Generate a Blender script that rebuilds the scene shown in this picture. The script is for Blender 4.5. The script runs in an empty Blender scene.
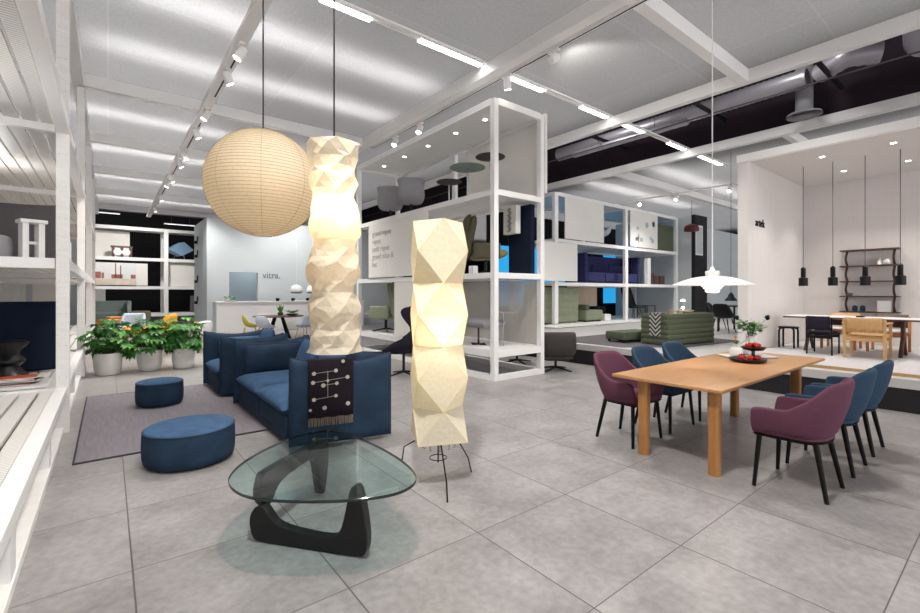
import bpy, math, random
from math import sin, cos, pi, radians as R
from mathutils import Matrix, Vector
random.seed(7)
SC = bpy.context.scene
COL = SC.collection

# ------------------------------------------------------------------ materials
def lin(h):
    h = h.lstrip('#')
    v = [int(h[i:i+2], 16)/255 for i in (0, 2, 4)]
    return tuple((c/12.92 if c <= .04045 else ((c+.055)/1.055)**2.4) for c in v) + (1,)

def mat(name, hexc, rough=.6, metal=0., var=0., vscale=8., bump=0., bscale=200., spec=.5, stretch=None):
    m = bpy.data.materials.new(name); m.use_nodes = True
    nt = m.node_tree; b = nt.nodes['Principled BSDF']
    c = lin(hexc)
    b.inputs['Base Color'].default_value = c
    b.inputs['Roughness'].default_value = rough
    b.inputs['Metallic'].default_value = metal
    b.inputs['Specular IOR Level'].default_value = spec
    tc = nt.nodes.new('ShaderNodeTexCoord')
    mp = nt.nodes.new('ShaderNodeMapping')
    nt.links.new(tc.outputs['Object'], mp.inputs['Vector'])
    if stretch: mp.inputs['Scale'].default_value = stretch
    if var:
        n = nt.nodes.new('ShaderNodeTexNoise'); n.inputs['Scale'].default_value = vscale; n.inputs['Detail'].default_value = 5
        nt.links.new(mp.outputs[0], n.inputs['Vector'])
        mr = nt.nodes.new('ShaderNodeMapRange'); mr.inputs['From Min'].default_value = .3; mr.inputs['From Max'].default_value = .7
        mr.inputs['To Min'].default_value = 1-var; mr.inputs['To Max'].default_value = 1+var
        nt.links.new(n.outputs['Fac'], mr.inputs['Value'])
        mx = nt.nodes.new('ShaderNodeVectorMath'); mx.operation = 'SCALE'
        mx.inputs[0].default_value = c[:3]
        nt.links.new(mr.outputs[0], mx.inputs['Scale'])
        nt.links.new(mx.outputs[0], b.inputs['Base Color'])
    if bump:
        n2 = nt.nodes.new('ShaderNodeTexNoise'); n2.inputs['Scale'].default_value = bscale; n2.inputs['Detail'].default_value = 3
        nt.links.new(mp.outputs[0], n2.inputs['Vector'])
        bp = nt.nodes.new('ShaderNodeBump'); bp.inputs['Strength'].default_value = bump; bp.inputs['Distance'].default_value = .004
        nt.links.new(n2.outputs['Fac'], bp.inputs['Height'])
        nt.links.new(bp.outputs[0], b.inputs['Normal'])
    return m

def emat(name, hexc, strength):
    m = bpy.data.materials.new(name); m.use_nodes = True
    b = m.node_tree.nodes['Principled BSDF']
    b.inputs['Base Color'].default_value = lin(hexc)
    b.inputs['Emission Color'].default_value = lin(hexc)
    b.inputs['Emission Strength'].default_value = strength
    return m

def paper(name, hexc, trans=.5, bump=.35, bscale=40):
    m = bpy.data.materials.new(name); m.use_nodes = True
    nt = m.node_tree; nt.nodes.clear()
    out = nt.nodes.new('ShaderNodeOutputMaterial')
    d = nt.nodes.new('ShaderNodeBsdfDiffuse'); t = nt.nodes.new('ShaderNodeBsdfTranslucent')
    tc = nt.nodes.new('ShaderNodeTexCoord')
    n = nt.nodes.new('ShaderNodeTexNoise'); n.inputs['Scale'].default_value = bscale; n.inputs['Detail'].default_value = 6
    nt.links.new(tc.outputs['Object'], n.inputs['Vector'])
    cr = nt.nodes.new('ShaderNodeMapRange'); cr.inputs['From Min'].default_value = .3; cr.inputs['From Max'].default_value = .7
    cr.inputs['To Min'].default_value = .94; cr.inputs['To Max'].default_value = 1.04
    nt.links.new(n.outputs['Fac'], cr.inputs['Value'])
    sc = nt.nodes.new('ShaderNodeVectorMath'); sc.operation = 'SCALE'; sc.inputs[0].default_value = lin(hexc)[:3]
    nt.links.new(cr.outputs[0], sc.inputs['Scale'])
    bp = nt.nodes.new('ShaderNodeBump'); bp.inputs['Strength'].default_value = bump; bp.inputs['Distance'].default_value = .01
    nt.links.new(n.outputs['Fac'], bp.inputs['Height'])
    for s in (d, t):
        nt.links.new(sc.outputs[0], s.inputs['Color']); nt.links.new(bp.outputs[0], s.inputs['Normal'])
    mx = nt.nodes.new('ShaderNodeMixShader'); mx.inputs[0].default_value = trans
    nt.links.new(d.outputs[0], mx.inputs[1]); nt.links.new(t.outputs[0], mx.inputs[2])
    nt.links.new(mx.outputs[0], out.inputs['Surface'])
    return m

M = {}
M['white'] = mat('white_paint', '#f0eeec', .45, bump=.05, bscale=60)
M['white_wood'] = mat('whitewashed_timber', '#eeebe7', .5, var=.04, vscale=6, stretch=(1, 1, 8))
M['panel'] = mat('white_panel', '#e9e6e0', .6, var=.01, vscale=2)
M['wallgrey'] = mat('pale_grey_wall', '#bfc5c8', .7, var=.015, vscale=1)
M['booth'] = mat('booth_white_wall', '#d6d0cd', .7, var=.02, vscale=5, stretch=(4, 4, .3))
M['dark'] = mat('near_black', '#0e0c10', .6)
M['hall'] = mat('dark_hall', '#0b090d', .9)
M['hallroof'] = mat('dark_hall_roof', '#2c1f2b', .9, var=.2, vscale=1.5)
M['black'] = mat('black_wood', '#100e12', .45, spec=.25)
M['lacquer'] = mat('black_ash', '#0e0c0d', .38, var=.15, vscale=12, stretch=(1, 1, 6))
M['blackmetal'] = mat('black_metal', '#1a1a1d', .35, .5)
M['chrome'] = mat('brushed_steel', '#c8c8cc', .25, 1.)
M['duct'] = mat('galvanised_duct', '#b5b1b8', .4, .5, bump=.25, bscale=25)
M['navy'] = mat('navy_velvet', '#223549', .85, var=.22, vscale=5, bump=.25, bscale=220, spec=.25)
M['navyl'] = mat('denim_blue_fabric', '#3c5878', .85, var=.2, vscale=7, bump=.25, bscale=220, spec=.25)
M['navyd'] = mat('dark_navy_fabric', '#141e30', .9, var=.1, vscale=7, bump=.25, bscale=220, spec=.2)
M['pipe'] = mat('dark_piping', '#14233a', .8)
M['plum'] = mat('plum_fabric', '#60394a', .85, var=.06, vscale=60, bump=.2, bscale=500, spec=.25)
M['teal'] = mat('petrol_blue_fabric', '#2a4056', .85, var=.06, vscale=60, bump=.2, bscale=500, spec=.25)
M['chairleg'] = mat('dark_stained_leg', '#0f0a0b', .5, spec=.2)
M['oak'] = mat('oiled_oak', '#ad8054', .42, var=.10, vscale=5, bump=.04, bscale=40, stretch=(.6, 7, 7))
M['oakleg'] = mat('oiled_oak_leg', '#a3703e', .42, var=.10, vscale=5, stretch=(7, 7, .6))
M['pine'] = mat('pine_edge', '#a98860', .5, var=.08, vscale=6, stretch=(8, .5, 8))
M['birch'] = mat('honey_birch', '#bd9462', .45, var=.08, vscale=7, stretch=(7, 7, .7))
M['walnut'] = mat('dark_walnut', '#4a2f26', .45, var=.1, vscale=8, stretch=(6, 6, .6))
M['green'] = mat('moss_green_fabric', '#5b624f', .9, var=.06, vscale=9, bump=.2, bscale=250, spec=.2)
M['greenl'] = mat('pale_green_fabric', '#8b907a', .9, var=.06, vscale=9, spec=.2)
M['sage'] = mat('sage_grey_fabric', '#8f9e97', .9, var=.05, vscale=9, spec=.2)
M['olive'] = mat('olive_brown_fabric', '#54503f', .9, var=.06, vscale=9, spec=.2)
M['oliveseat'] = mat('ochre_leather', '#86753f', .6)
M['purple'] = mat('indigo_fabric', '#34365f', .9, var=.05, vscale=9, spec=.2)
M['yellow'] = mat('mustard_fabric', '#d69a1c', .8, var=.05, vscale=9)
M['lime'] = mat('mustard_green_plastic', '#a39b22', .5)
M['orange'] = mat('orange_lacquer', '#d98545', .5)
M['rust'] = mat('orange_timber', '#b87a4a', .5)
M['lgrey'] = mat('light_grey_plastic', '#a9b2bd', .5)
M['mgrey'] = mat('mid_grey_fabric', '#98969a', .9, var=.05, vscale=30, spec=.2)
M['dgrey'] = mat('dark_grey_fabric', '#5e595b', .9, var=.04, vscale=20, spec=.2)
M['brown'] = mat('dark_taupe_leather', '#37322f', .65, var=.05, vscale=9)
M['aub'] = mat('aubergine_black_fabric', '#241f2c', .9, var=.08, vscale=20, bump=.2, bscale=300, spec=.2)
M['throw'] = mat('charcoal_wool', '#221d23', .95, var=.1, vscale=40, bump=.3, bscale=400, spec=.1)
M['dot'] = mat('stone_wool', '#b5aca2', .95)
M['fringe'] = mat('taupe_fringe', '#6d6158', .95)
M['pot'] = mat('white_glazed_pot', '#e6e3dd', .35)
M['soil'] = mat('soil', '#2c221b', .95)
M['leaf'] = mat('glossy_leaf', '#2f6a24', .4, var=.25, vscale=5)
M['leafl'] = mat('young_leaf', '#4f8a32', .45, var=.2, vscale=5)
M['stem'] = mat('green_stem', '#4a6030', .6)
M['ceramic'] = mat('white_porcelain', '#e8e6e4', .3)
M['red'] = mat('red_apple', '#b3261e', .3, var=.3, vscale=14)
M['marble'] = mat('white_marble', '#dcdad8', .3, var=.03, vscale=6)
M['book1'] = mat('magazine_pages', '#c9c2bb', .5)
M['cyan'] = emat('blue_lit_wall', '#2aa2e0', .75)
M['led'] = emat('led_diffuser', '#ffffff', 9.)
M['ledsoft'] = emat('led_diffuser_soft', '#ffffff', 3.)
M['lens'] = emat('lamp_lens', '#fff6e6', 14.)
M['bulb'] = emat('warm_bulb', '#ffe2b0', 25.)
M['paper'] = paper('washi_paper', '#e8e0c9', .34)
M['paper2'] = paper('ivory_washi_paper', '#e6dbc6', .38, bump=.08)
M['shade'] = mat('white_lacquer', '#eeeeec', .35)

def grating():
    m = mat('white_grating', '#e6e3df', .5)
    nt = m.node_tree; b = nt.nodes['Principled BSDF']
    tc = nt.nodes.new('ShaderNodeTexCoord')
    w = nt.nodes.new('ShaderNodeTexWave'); w.wave_type = 'BANDS'; w.bands_direction = 'Y'; w.inputs['Scale'].default_value = 9
    nt.links.new(tc.outputs['Object'], w.inputs['Vector'])
    mx = nt.nodes.new('ShaderNodeMixRGB'); mx.inputs[1].default_value = lin('#c4c0b8'); mx.inputs[2].default_value = lin('#efece8')
    nt.links.new(w.outputs['Fac'], mx.inputs[0]); nt.links.new(mx.outputs[0], b.inputs['Base Color'])
    return m
M['grating'] = grating()

def scrim():
    m = bpy.data.materials.new('white_scrim'); m.use_nodes = True
    nt = m.node_tree; nt.nodes.clear()
    o = nt.nodes.new('ShaderNodeOutputMaterial'); d = nt.nodes.new('ShaderNodeBsdfDiffuse'); t = nt.nodes.new('ShaderNodeBsdfTransparent')
    d.inputs['Color'].default_value = lin('#dcd8d2')
    x = nt.nodes.new('ShaderNodeMixShader'); x.inputs[0].default_value = .62
    nt.links.new(t.outputs[0], x.inputs[1]); nt.links.new(d.outputs[0], x.inputs[2]); nt.links.new(x.outputs[0], o.inputs['Surface'])
    return m
M['scrim'] = scrim()

def glass():
    m = bpy.data.materials.new('green_tinted_glass'); m.use_nodes = True
    nt = m.node_tree; nt.nodes.clear()
    o = nt.nodes.new('ShaderNodeOutputMaterial')
    t = nt.nodes.new('ShaderNodeBsdfTransparent'); t.inputs['Color'].default_value = (.78, .90, .895, 1)
    g = nt.nodes.new('ShaderNodeBsdfGlossy'); g.inputs['Roughness'].default_value = .02
    f = nt.nodes.new('ShaderNodeFresnel'); f.inputs['IOR'].default_value = 1.5
    x = nt.nodes.new('ShaderNodeMixShader')
    ge = nt.nodes.new('ShaderNodeNewGeometry'); iv = nt.nodes.new('ShaderNodeMath'); iv.operation = 'SUBTRACT'; iv.inputs[0].default_value = 1.
    ml = nt.nodes.new('ShaderNodeMath'); ml.operation = 'MULTIPLY'
    nt.links.new(ge.outputs['Backfacing'], iv.inputs[1]); nt.links.new(iv.outputs[0], ml.inputs[0]); nt.links.new(f.outputs[0], ml.inputs[1])
    nt.links.new(ml.outputs[0], x.inputs[0]); nt.links.new(t.outputs[0], x.inputs[1]); nt.links.new(g.outputs[0], x.inputs[2])
    nt.links.new(x.outputs[0], o.inputs['Surface'])
    return m
M['glass'] = glass()
M['glassedge'] = mat('dark_glass_edge', '#0b1c1a', .08, spec=.8)

def floor_mat():
    m = bpy.data.materials.new('concrete_floor_tiles'); m.use_nodes = True
    nt = m.node_tree; b = nt.nodes['Principled BSDF']; L = nt.links
    geo = nt.nodes.new('ShaderNodeNewGeometry')
    sep = nt.nodes.new('ShaderNodeSeparateXYZ'); L.new(geo.outputs['Position'], sep.inputs[0])
    def mth(op, a, bb=None):
        n = nt.nodes.new('ShaderNodeMath'); n.operation = op
        for i, v in enumerate((a, bb)):
            if v is None: continue
            if isinstance(v, (int, float)): n.inputs[i].default_value = v
            else: L.new(v, n.inputs[i])
        return n.outputs[0]
    S = .8575
    def joint(axis, off, wdt):
        u = mth('DIVIDE', mth('SUBTRACT', sep.outputs[axis], off), S)
        fr = mth('FRACT', mth('ADD', u, 100.5))
        return mth('LESS_THAN', mth('ABSOLUTE', mth('SUBTRACT', fr, .5)), wdt/S), mth('FLOOR', mth('ADD', u, 100.0))
    jx, ix = joint('X', .105, .004); jy, iy = joint('Y', 1.282, .003)
    j = mth('MAXIMUM', jx, jy)
    cmb = nt.nodes.new('ShaderNodeCombineXYZ'); L.new(ix, cmb.inputs[0]); L.new(iy, cmb.inputs[1])
    wn = nt.nodes.new('ShaderNodeTexWhiteNoise'); wn.noise_dimensions = '3D'; L.new(cmb.outputs[0], wn.inputs['Vector'])
    off = nt.nodes.new('ShaderNodeVectorMath'); off.operation = 'MULTIPLY_ADD'
    L.new(wn.outputs['Color'], off.inputs[0]); off.inputs[1].default_value = (9, 9, 9); L.new(geo.outputs['Position'], off.inputs[2])
    n1 = nt.nodes.new('ShaderNodeTexNoise'); n1.inputs['Scale'].default_value = 2.6; n1.inputs['Detail'].default_value = 9; n1.inputs['Roughness'].default_value = .62
    n2 = nt.nodes.new('ShaderNodeTexNoise'); n2.inputs['Scale'].default_value = 22; n2.inputs['Detail'].default_value = 8
    L.new(off.outputs[0], n1.inputs['Vector']); L.new(off.outputs[0], n2.inputs['Vector'])
    ra = nt.nodes.new('ShaderNodeValToRGB'); e = ra.color_ramp.elements
    e[0].position = .30; e[0].color = lin('#7e7a79'); e[1].position = .68; e[1].color = lin('#aba7a5')
    ee = e.new(.5); ee.color = lin('#979392')
    mixf = mth('ADD', mth('MULTIPLY', n1.outputs['Fac'], .62), mth('MULTIPLY', n2.outputs['Fac'], .38))
    mixf = mth('ADD', mixf, mth('MULTIPLY', mth('SUBTRACT', wn.outputs['Value'], .5), .06))
    L.new(mixf, ra.inputs[0])
    mx = nt.nodes.new('ShaderNodeMixRGB'); L.new(j, mx.inputs[0]); L.new(ra.outputs[0], mx.inputs[1]); mx.inputs[2].default_value = lin('#5c5857')
    L.new(mx.outputs[0], b.inputs['Base Color'])
    rr = nt.nodes.new('ShaderNodeMapRange'); rr.inputs['To Min'].default_value = .22; rr.inputs['To Max'].default_value = .42
    L.new(n1.outputs['Fac'], rr.inputs['Value']); L.new(rr.outputs[0], b.inputs['Roughness'])
    b.inputs['Specular IOR Level'].default_value = .35
    bp = nt.nodes.new('ShaderNodeBump'); bp.inputs['Strength'].default_value = .25; bp.inputs['Distance'].default_value = .003
    hgt = mth('SUBTRACT', mth('MULTIPLY', n2.outputs['Fac'], .3), j)
    L.new(hgt, bp.inputs['Height']); L.new(bp.outputs[0], b.inputs['Normal'])
    return m
M['floor'] = floor_mat()

def fabric_ceiling():
    m = bpy.data.materials.new('grey_mesh_fabric'); m.use_nodes = True
    nt = m.node_tree; b = nt.nodes['Principled BSDF']; L = nt.links
    b.inputs['Roughness'].default_value = .9; b.inputs['Specular IOR Level'].default_value = .1
    geo = nt.nodes.new('ShaderNodeNewGeometry')
    n = nt.nodes.new('ShaderNodeTexNoise'); n.inputs['Scale'].default_value = 26; n.inputs['Detail'].default_value = 4
    L.new(geo.outputs['Position'], n.inputs['Vector'])
    w = nt.nodes.new('ShaderNodeTexBrick'); w.inputs['Scale'].default_value = .38; w.inputs['Mortar Size'].default_value = .004; w.inputs['Mortar Smooth'].default_value = .2
    w.inputs['Brick Width'].default_value = 1.; w.inputs['Row Height'].default_value = .7; w.offset = 0
    w.inputs['Color1'].default_value = lin('#a6a5a5'); w.inputs['Color2'].default_value = lin('#a2a1a1'); w.inputs['Mortar'].default_value = lin('#acabab')
    L.new(geo.outputs['Position'], w.inputs['Vector'])
    mr = nt.nodes.new('ShaderNodeMapRange'); mr.inputs['From Min'].default_value = .3; mr.inputs['From Max'].default_value = .7; mr.inputs['To Min'].default_value = .93; mr.inputs['To Max'].default_value = 1.07
    L.new(n.outputs['Fac'], mr.inputs['Value'])
    sc = nt.nodes.new('ShaderNodeVectorMath'); sc.operation = 'SCALE'
    L.new(w.outputs['Color'], sc.inputs[0]); L.new(mr.outputs[0], sc.inputs['Scale']); L.new(sc.outputs[0], b.inputs['Base Color'])
    tr = nt.nodes.new('ShaderNodeBsdfTranslucent'); L.new(sc.outputs[0], tr.inputs['Color'])
    mx = nt.nodes.new('ShaderNodeMixShader'); mx.inputs[0].default_value = .45
    L.new(b.outputs[0], mx.inputs[1]); L.new(tr.outputs[0], mx.inputs[2]); L.new(mx.outputs[0], nt.nodes['Material Output'].inputs['Surface'])
    return m
M['fabric'] = fabric_ceiling()

def rug_mat():
    m = mat('grey_flatweave', '#837d83', .95, var=.10, vscale=3, stretch=(14, 1, 1), spec=.1)
    return m
M['rug'] = rug_mat()

def chevron():
    m = mat('chevron_wool', '#888888', .95, spec=.1)
    nt = m.node_tree; b = nt.nodes['Principled BSDF']; L = nt.links
    tc = nt.nodes.new('ShaderNodeTexCoord'); sp = nt.nodes.new('ShaderNodeSeparateXYZ'); L.new(tc.outputs['Object'], sp.inputs[0])
    def mth(op, a, bb):
        n = nt.nodes.new('ShaderNodeMath'); n.operation = op
        for i, v in enumerate((a, bb)):
            if isinstance(v, (int, float)): n.inputs[i].default_value = v
            else: L.new(v, n.inputs[i])
        return n.outputs[0]
    z = mth('PINGPONG', sp.outputs['Y'], .13)
    f = mth('FRACT', mth('MULTIPLY', mth('ADD', mth('ADD', sp.outputs['Z'], mth('MULTIPLY', z, 1.)), 5.), 11.), 0)
    s = mth('LESS_THAN', f, .45)
    mx = nt.nodes.new('ShaderNodeMixRGB'); L.new(s, mx.inputs[0]); mx.inputs[1].default_value = lin('#a9a9a4'); mx.inputs[2].default_value = lin('#26262a')
    L.new(mx.outputs[0], b.inputs['Base Color'])
    return m
M['chevron'] = chevron()

# ------------------------------------------------------------------ mesh builder
class MB:
    def __init__(s): s.v = []; s.f = []; s.mi = []; s.cur = 0
    def add(s, vs, fs):
        o = len(s.v); s.v += [Vector(p) for p in vs]
        for f in fs: s.f.append([i+o for i in f]); s.mi.append(s.cur)
        return s
    def mat(s, i): s.cur = i; return s
    def box(s, x0, x1, y0, y1, z0, z1):
        p = [(x, y, z) for z in (z0, z1) for y in (y0, y1) for x in (x0, x1)]
        return s.add(p, [(0, 2, 3, 1), (4, 5, 7, 6), (0, 1, 5, 4), (2, 6, 7, 3), (0, 4, 6, 2), (1, 3, 7, 5)])
    def bar(s, a, b, w, h=None):          # square bar between two points
        h = h or w; a, b = Vector(a), Vector(b); d = (b-a).normalized()
        up = Vector((0, 0, 1)) if abs(d.z) < .95 else Vector((0, 1, 0))
        x = d.cross(up).normalized()*w/2; y = x.normalized().cross(d).normalized()*h/2
        p = [a-x-y, a+x-y, a+x+y, a-x+y, b-x-y, b+x-y, b+x+y, b-x+y]
        return s.add(p, [(3, 2, 1, 0), (4, 5, 6, 7), (0, 1, 5, 4), (1, 2, 6, 5), (2, 3, 7, 6), (3, 0, 4, 7)])
    def cyl(s, a, b, r0, r1=None, n=16):
        r1 = r0 if r1 is None else r1
        a, b = Vector(a), Vector(b); d = (b-a).normalized()
        up = Vector((0, 0, 1)) if abs(d.z) < .95 else Vector((1, 0, 0))
        x = d.cross(up).normalized(); y = d.cross(x).normalized()
        vs = [a+(x*cos(2*pi*k/n)+y*sin(2*pi*k/n))*r0 for k in range(n)] + [b+(x*cos(2*pi*k/n)+y*sin(2*pi*k/n))*r1 for k in range(n)]
        fs = [(k, (k+1) % n, n+(k+1) % n, n+k) for k in range(n)] + [tuple(reversed(range(n))), tuple(range(n, 2*n))]
        return s.add(vs, fs)
    def tube(s, pts, r, n=8):
        pts = [Vector(p) for p in pts]; rings = []
        px = None
        for i, p in enumerate(pts):
            d = (pts[min(i+1, len(pts)-1)]-pts[max(i-1, 0)]).normalized()
            if px is None:
                up = Vector((0, 0, 1)) if abs(d.z) < .9 else Vector((1, 0, 0)); px = d.cross(up).normalized()
            px = (px-d*px.dot(d)).normalized(); py = d.cross(px)
            rr = r[i] if isinstance(r, (list, tuple)) else r
            rings.append([p+(px*cos(2*pi*k/n)+py*sin(2*pi*k/n))*rr for k in range(n)])
        return s.loft(rings)
    def loft(s, rings, cap=True, closed=True):
        n = len(rings[0]); vs = [p for r in rings for p in r]; fs = []
        for i in range(len(rings)-1):
            for k in range(n if closed else n-1):
                fs.append((i*n+k, i*n+(k+1) % n, (i+1)*n+(k+1) % n, (i+1)*n+k))
        if cap and closed: fs += [tuple(reversed(range(n))), tuple(range((len(rings)-1)*n, len(rings)*n))]
        return s.add(vs, fs)
    def lathe(s, prof, n=32, c=(0, 0, 0), cap=True):
        return s.loft([[(c[0]+r*cos(2*pi*k/n), c[1]+r*sin(2*pi*k/n), c[2]+z) for k in range(n)] for r, z in prof], cap)
    def prism(s, pts, z0, z1):
        return s.loft([[(x, y, z0) for x, y in pts], [(x, y, z1) for x, y in pts]])
    def ball(s, c, r, n=12, sz=1.):
        prof = [(max(1e-3, r*sin(pi*i/n)), -r*sz*cos(pi*i/n)) for i in range(n+1)]
        return s.lathe(prof, n*2 if n < 12 else n+4, c)
    def pad(s, w, d, h, c=(0, 0, 0), e=5, nx=14, ny=14, dip=0., rz=0., rx=0., ry=0.):   # puffy pad w x d footprint, h thick, pinched at its seam
        def f(t): return max(0., 1-abs(t)**e)**.5
        top, bot = [], []
        for j in range(ny+1):
            for i in range(nx+1):
                u, v = sin((-1+2*i/nx)*pi/2), sin((-1+2*j/ny)*pi/2)
                t = f(u)*f(v)
                y = v*d/2 - (dip*(1-u*u)*(v+1)/2)
                top.append((u*w/2, y, t*h/2)); bot.append((u*w/2, y, -t*h/2))
        N = nx+1
        fs = []
        o = N*(ny+1)
        for j in range(ny):
            for i in range(nx):
                a = j*N+i
                fs.append((a, a+1, a+N+1, a+N)); fs.append((o+a, o+a+N, o+a+N+1, o+a+1))
        m = Matrix.Translation(c) @ Matrix.Rotation(rz, 4, 'Z') @ Matrix.Rotation(ry, 4, 'Y') @ Matrix.Rotation(rx, 4, 'X')
        return s.add([m @ Vector(p) for p in top+bot], fs)
    def grid(s, rows):                     # open surface
        return s.loft(rows, False, False)
    def xf(s, m, start=0):
        for i in range(start, len(s.v)): s.v[i] = m @ s.v[i]
        return s
    def build(s, name, m, parent=None, smooth=False, bevel=0., sub=0, solid=0., world=False, seg=2, offset=0.):
        me = bpy.data.meshes.new(name)
        vs = s.v
        if world and parent is not None:
            inv = world_of(parent).inverted(); vs = [inv @ p for p in vs]
        me.from_pydata([tuple(p) for p in vs], [], s.f)
        ms = m if isinstance(m, (list, tuple)) else [m]
        for k in ms: me.materials.append(M[k] if isinstance(k, str) else k)
        if len(ms) > 1:
            for p, i in zip(me.polygons, s.mi): p.material_index = i
        if smooth:
            for p in me.polygons: p.use_smooth = True
        import bmesh
        bm = bmesh.new(); bm.from_mesh(me); bmesh.ops.remove_doubles(bm, verts=bm.verts, dist=1e-5)
        bmesh.ops.recalc_face_normals(bm, faces=bm.faces); bm.to_mesh(me); bm.free()
        o = bpy.data.objects.new(name, me); COL.objects.link(o)
        if parent is not None: o.parent = parent
        if solid:
            q = o.modifiers.new('solid', 'SOLIDIFY'); q.thickness = solid; q.offset = offset
        if bevel:
            q = o.modifiers.new('bevel', 'BEVEL'); q.width = bevel; q.segments = seg; q.limit_method = 'ANGLE'; q.angle_limit = R(40)
        if sub:
            q = o.modifiers.new('sub', 'SUBSURF'); q.levels = sub; q.render_levels = sub
        if smooth and not sub:
            try:
                me.set_sharp_from_angle(angle=R(42))
            except Exception: pass
        return o

def world_of(o):
    m = Matrix.Translation(o.location) @ o.rotation_euler.to_matrix().to_4x4()
    return world_of(o.parent) @ m if o.parent else m

def tag(o, label, cat, group=None, kind=None):
    o['label'] = label; o['category'] = cat
    if group: o['group'] = group
    if kind: o['kind'] = kind
    return o
def thing(name, label, cat, loc=(0, 0, 0), rz=0., group=None, kind=None):
    o = bpy.data.objects.new(name, None); COL.objects.link(o); o.empty_display_size = .1
    o.location = loc; o.rotation_euler = (0, 0, rz)
    return tag(o, label, cat, group, kind)
def struct(name, mb, m, label=None, cat=None, **kw):
    o = mb.build(name, m, **kw); o['kind'] = 'structure'
    if label: o['label'] = label
    o['category'] = cat or name.split('_')[0]
    return o
def dup(root, loc, rz, label, group=None, swap=None):
    def cp(o, par):
        c = o.copy(); COL.objects.link(c); c.parent = par
        if swap and o.type == 'MESH' and o.data.materials and o.data.materials[0] == M[swap[0]]:
            c.data = o.data.copy(); c.data.materials[0] = M[swap[1]]
        for k in o.children: cp(k, c)
        return c
    r = cp(root, None); r.location = loc; r.rotation_euler = (0, 0, rz); r['label'] = label
    if group: r['group'] = group
    return r
def text(body, size, name, m, loc, rot, parent=None, ext=.004, align='LEFT'):
    c = bpy.data.curves.new(name, 'FONT'); c.body = body; c.size = size; c.extrude = ext; c.align_x = align
    f = bpy.data.objects.new(name, c); COL.objects.link(f)
    bpy.context.view_layer.update()
    me = bpy.data.meshes.new_from_object(f.evaluated_get(bpy.context.evaluated_depsgraph_get()))
    bpy.data.objects.remove(f); bpy.data.curves.remove(c)
    me.materials.clear(); me.materials.append(M[m] if isinstance(m, str) else m)
    o = bpy.data.objects.new(name, me); COL.objects.link(o)
    o.rotation_euler = rot
    if parent is not None:
        o.parent = parent; o.location = Vector(loc)-Vector(parent.location)
    else: o.location = loc
    return o
def point(name, loc, power, r=.05, color=(1, 1, 1)):
    l = bpy.data.lights.new(name, 'POINT'); l.energy = power; l.shadow_soft_size = r; l.color = color
    o = bpy.data.objects.new(name, l); COL.objects.link(o); o.location = loc; return o
def spot(name, loc, tgt, power, size=60, blend=.6, r=.06, color=(1, .97, .93)):
    l = bpy.data.lights.new(name, 'SPOT'); l.energy = power; l.spot_size = R(size); l.spot_blend = blend; l.shadow_soft_size = r; l.color = color
    o = bpy.data.objects.new(name, l); COL.objects.link(o); o.location = loc
    o.rotation_euler = (Vector(tgt)-Vector(loc)).to_track_quat('-Z', 'Y').to_euler(); return o
def area(name, loc, sx, sy, power, rot=(0, 0, 0), color=(1, 1, 1)):
    l = bpy.data.lights.new(name, 'AREA'); l.shape = 'RECTANGLE'; l.size = sx; l.size_y = sy; l.energy = power; l.color = color
    l.spread = R(110)
    o = bpy.data.objects.new(name, l); COL.objects.link(o); o.location = loc; o.rotation_euler = rot; return o

# ================================================================== camera (level, slightly shifted lens)
cam = bpy.data.cameras.new('camera'); co = bpy.data.objects.new('camera', cam); COL.objects.link(co)
cam.sensor_width = 36; cam.lens = 448/920*36; cam.shift_y = -(306.5-293)/920; cam.clip_end = 200; cam.clip_start = .05
co.location = (0, 0, 1.5); co.rotation_euler = (R(90), 0, -R(38.16))
SC.camera = co

# ================================================================== setting
HB, HF = 5.2, 5.42
struct('floor', MB().box(-14, 34, -8, 38, -.1, 0), 'floor', 'grey concrete look floor tiles across the showroom')
for i, (x0, x1, y0, y1, t) in enumerate([(-14, 8.82, -8, 27, 'left and centre of the showroom'), (12.55, 32, -8, 27, 'right rear of the showroom')]):
    struct('ceiling', MB().box(x0, x1, y0, y1, HF, HF+.02), 'fabric', 'grey mesh fabric ceiling over the '+t)
struct('ceiling', MB().box(-14, 34, -8, 38, 8.6, 8.7), 'hallroof', 'dark hall roof above the open ceiling strip')
struct('wall_back', MB().box(-14, 34, 37.8, 38, 0, 8.6), 'hall', 'dark hall wall far behind the showroom')
struct('wall_left', MB().box(-5.2, -5.0, -8, 24, 0, 5.4), 'mgrey', 'grey partition wall behind the tall grated rack')
struct('wall_right', MB().box(33.8, 34, -8, 38, 0, 8.6), 'hall', 'dark hall wall far to the side')
# ceiling frame beams
def beam(x0, x1, y0, y1, lab, z0=HB, z1=HF):
    struct('ceiling_beam', MB().box(x0, x1, y0, y1, z0, z1), 'white', lab, 'beam', bevel=.004)
beam(-.50, -.34, -8, 27, 'white ceiling beam above the tall grated rack')
beam(5.06, 5.24, -8, 27, 'long white ceiling beam running above the open display tower')
beam(8.80, 8.94, -8, 27, 'white ceiling beam along the near edge of the dark ceiling strip')
beam(12.42, 12.58, -8, 27, 'white ceiling beam along the far edge of the dark ceiling strip')
beam(-14, -.5, 10.42, 10.56, 'white cross beam behind the tall grated rack')
beam(-.34, 5.06, 10.42, 10.56, 'white cross beam next to the strip light above the sphere lantern')
for y, t in ((14.1, 'first'), (17.7, 'second'), (21.4, 'third'), (25., 'fourth')):
    beam(-.34, 5.06, y, y+.14, t+' white cross beam behind the lantern cross beam')
beam(5.24, 8.80, 3.04, 3.20, 'white cross beam joining the long beam to the dark strip')
beam(12.58, 31, 3.5, 3.64, 'white cross beam above the open booth')
beam(12.58, 31, 8.0, 8.14, 'white cross beam above the rear shelving', HB, HF)
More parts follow.
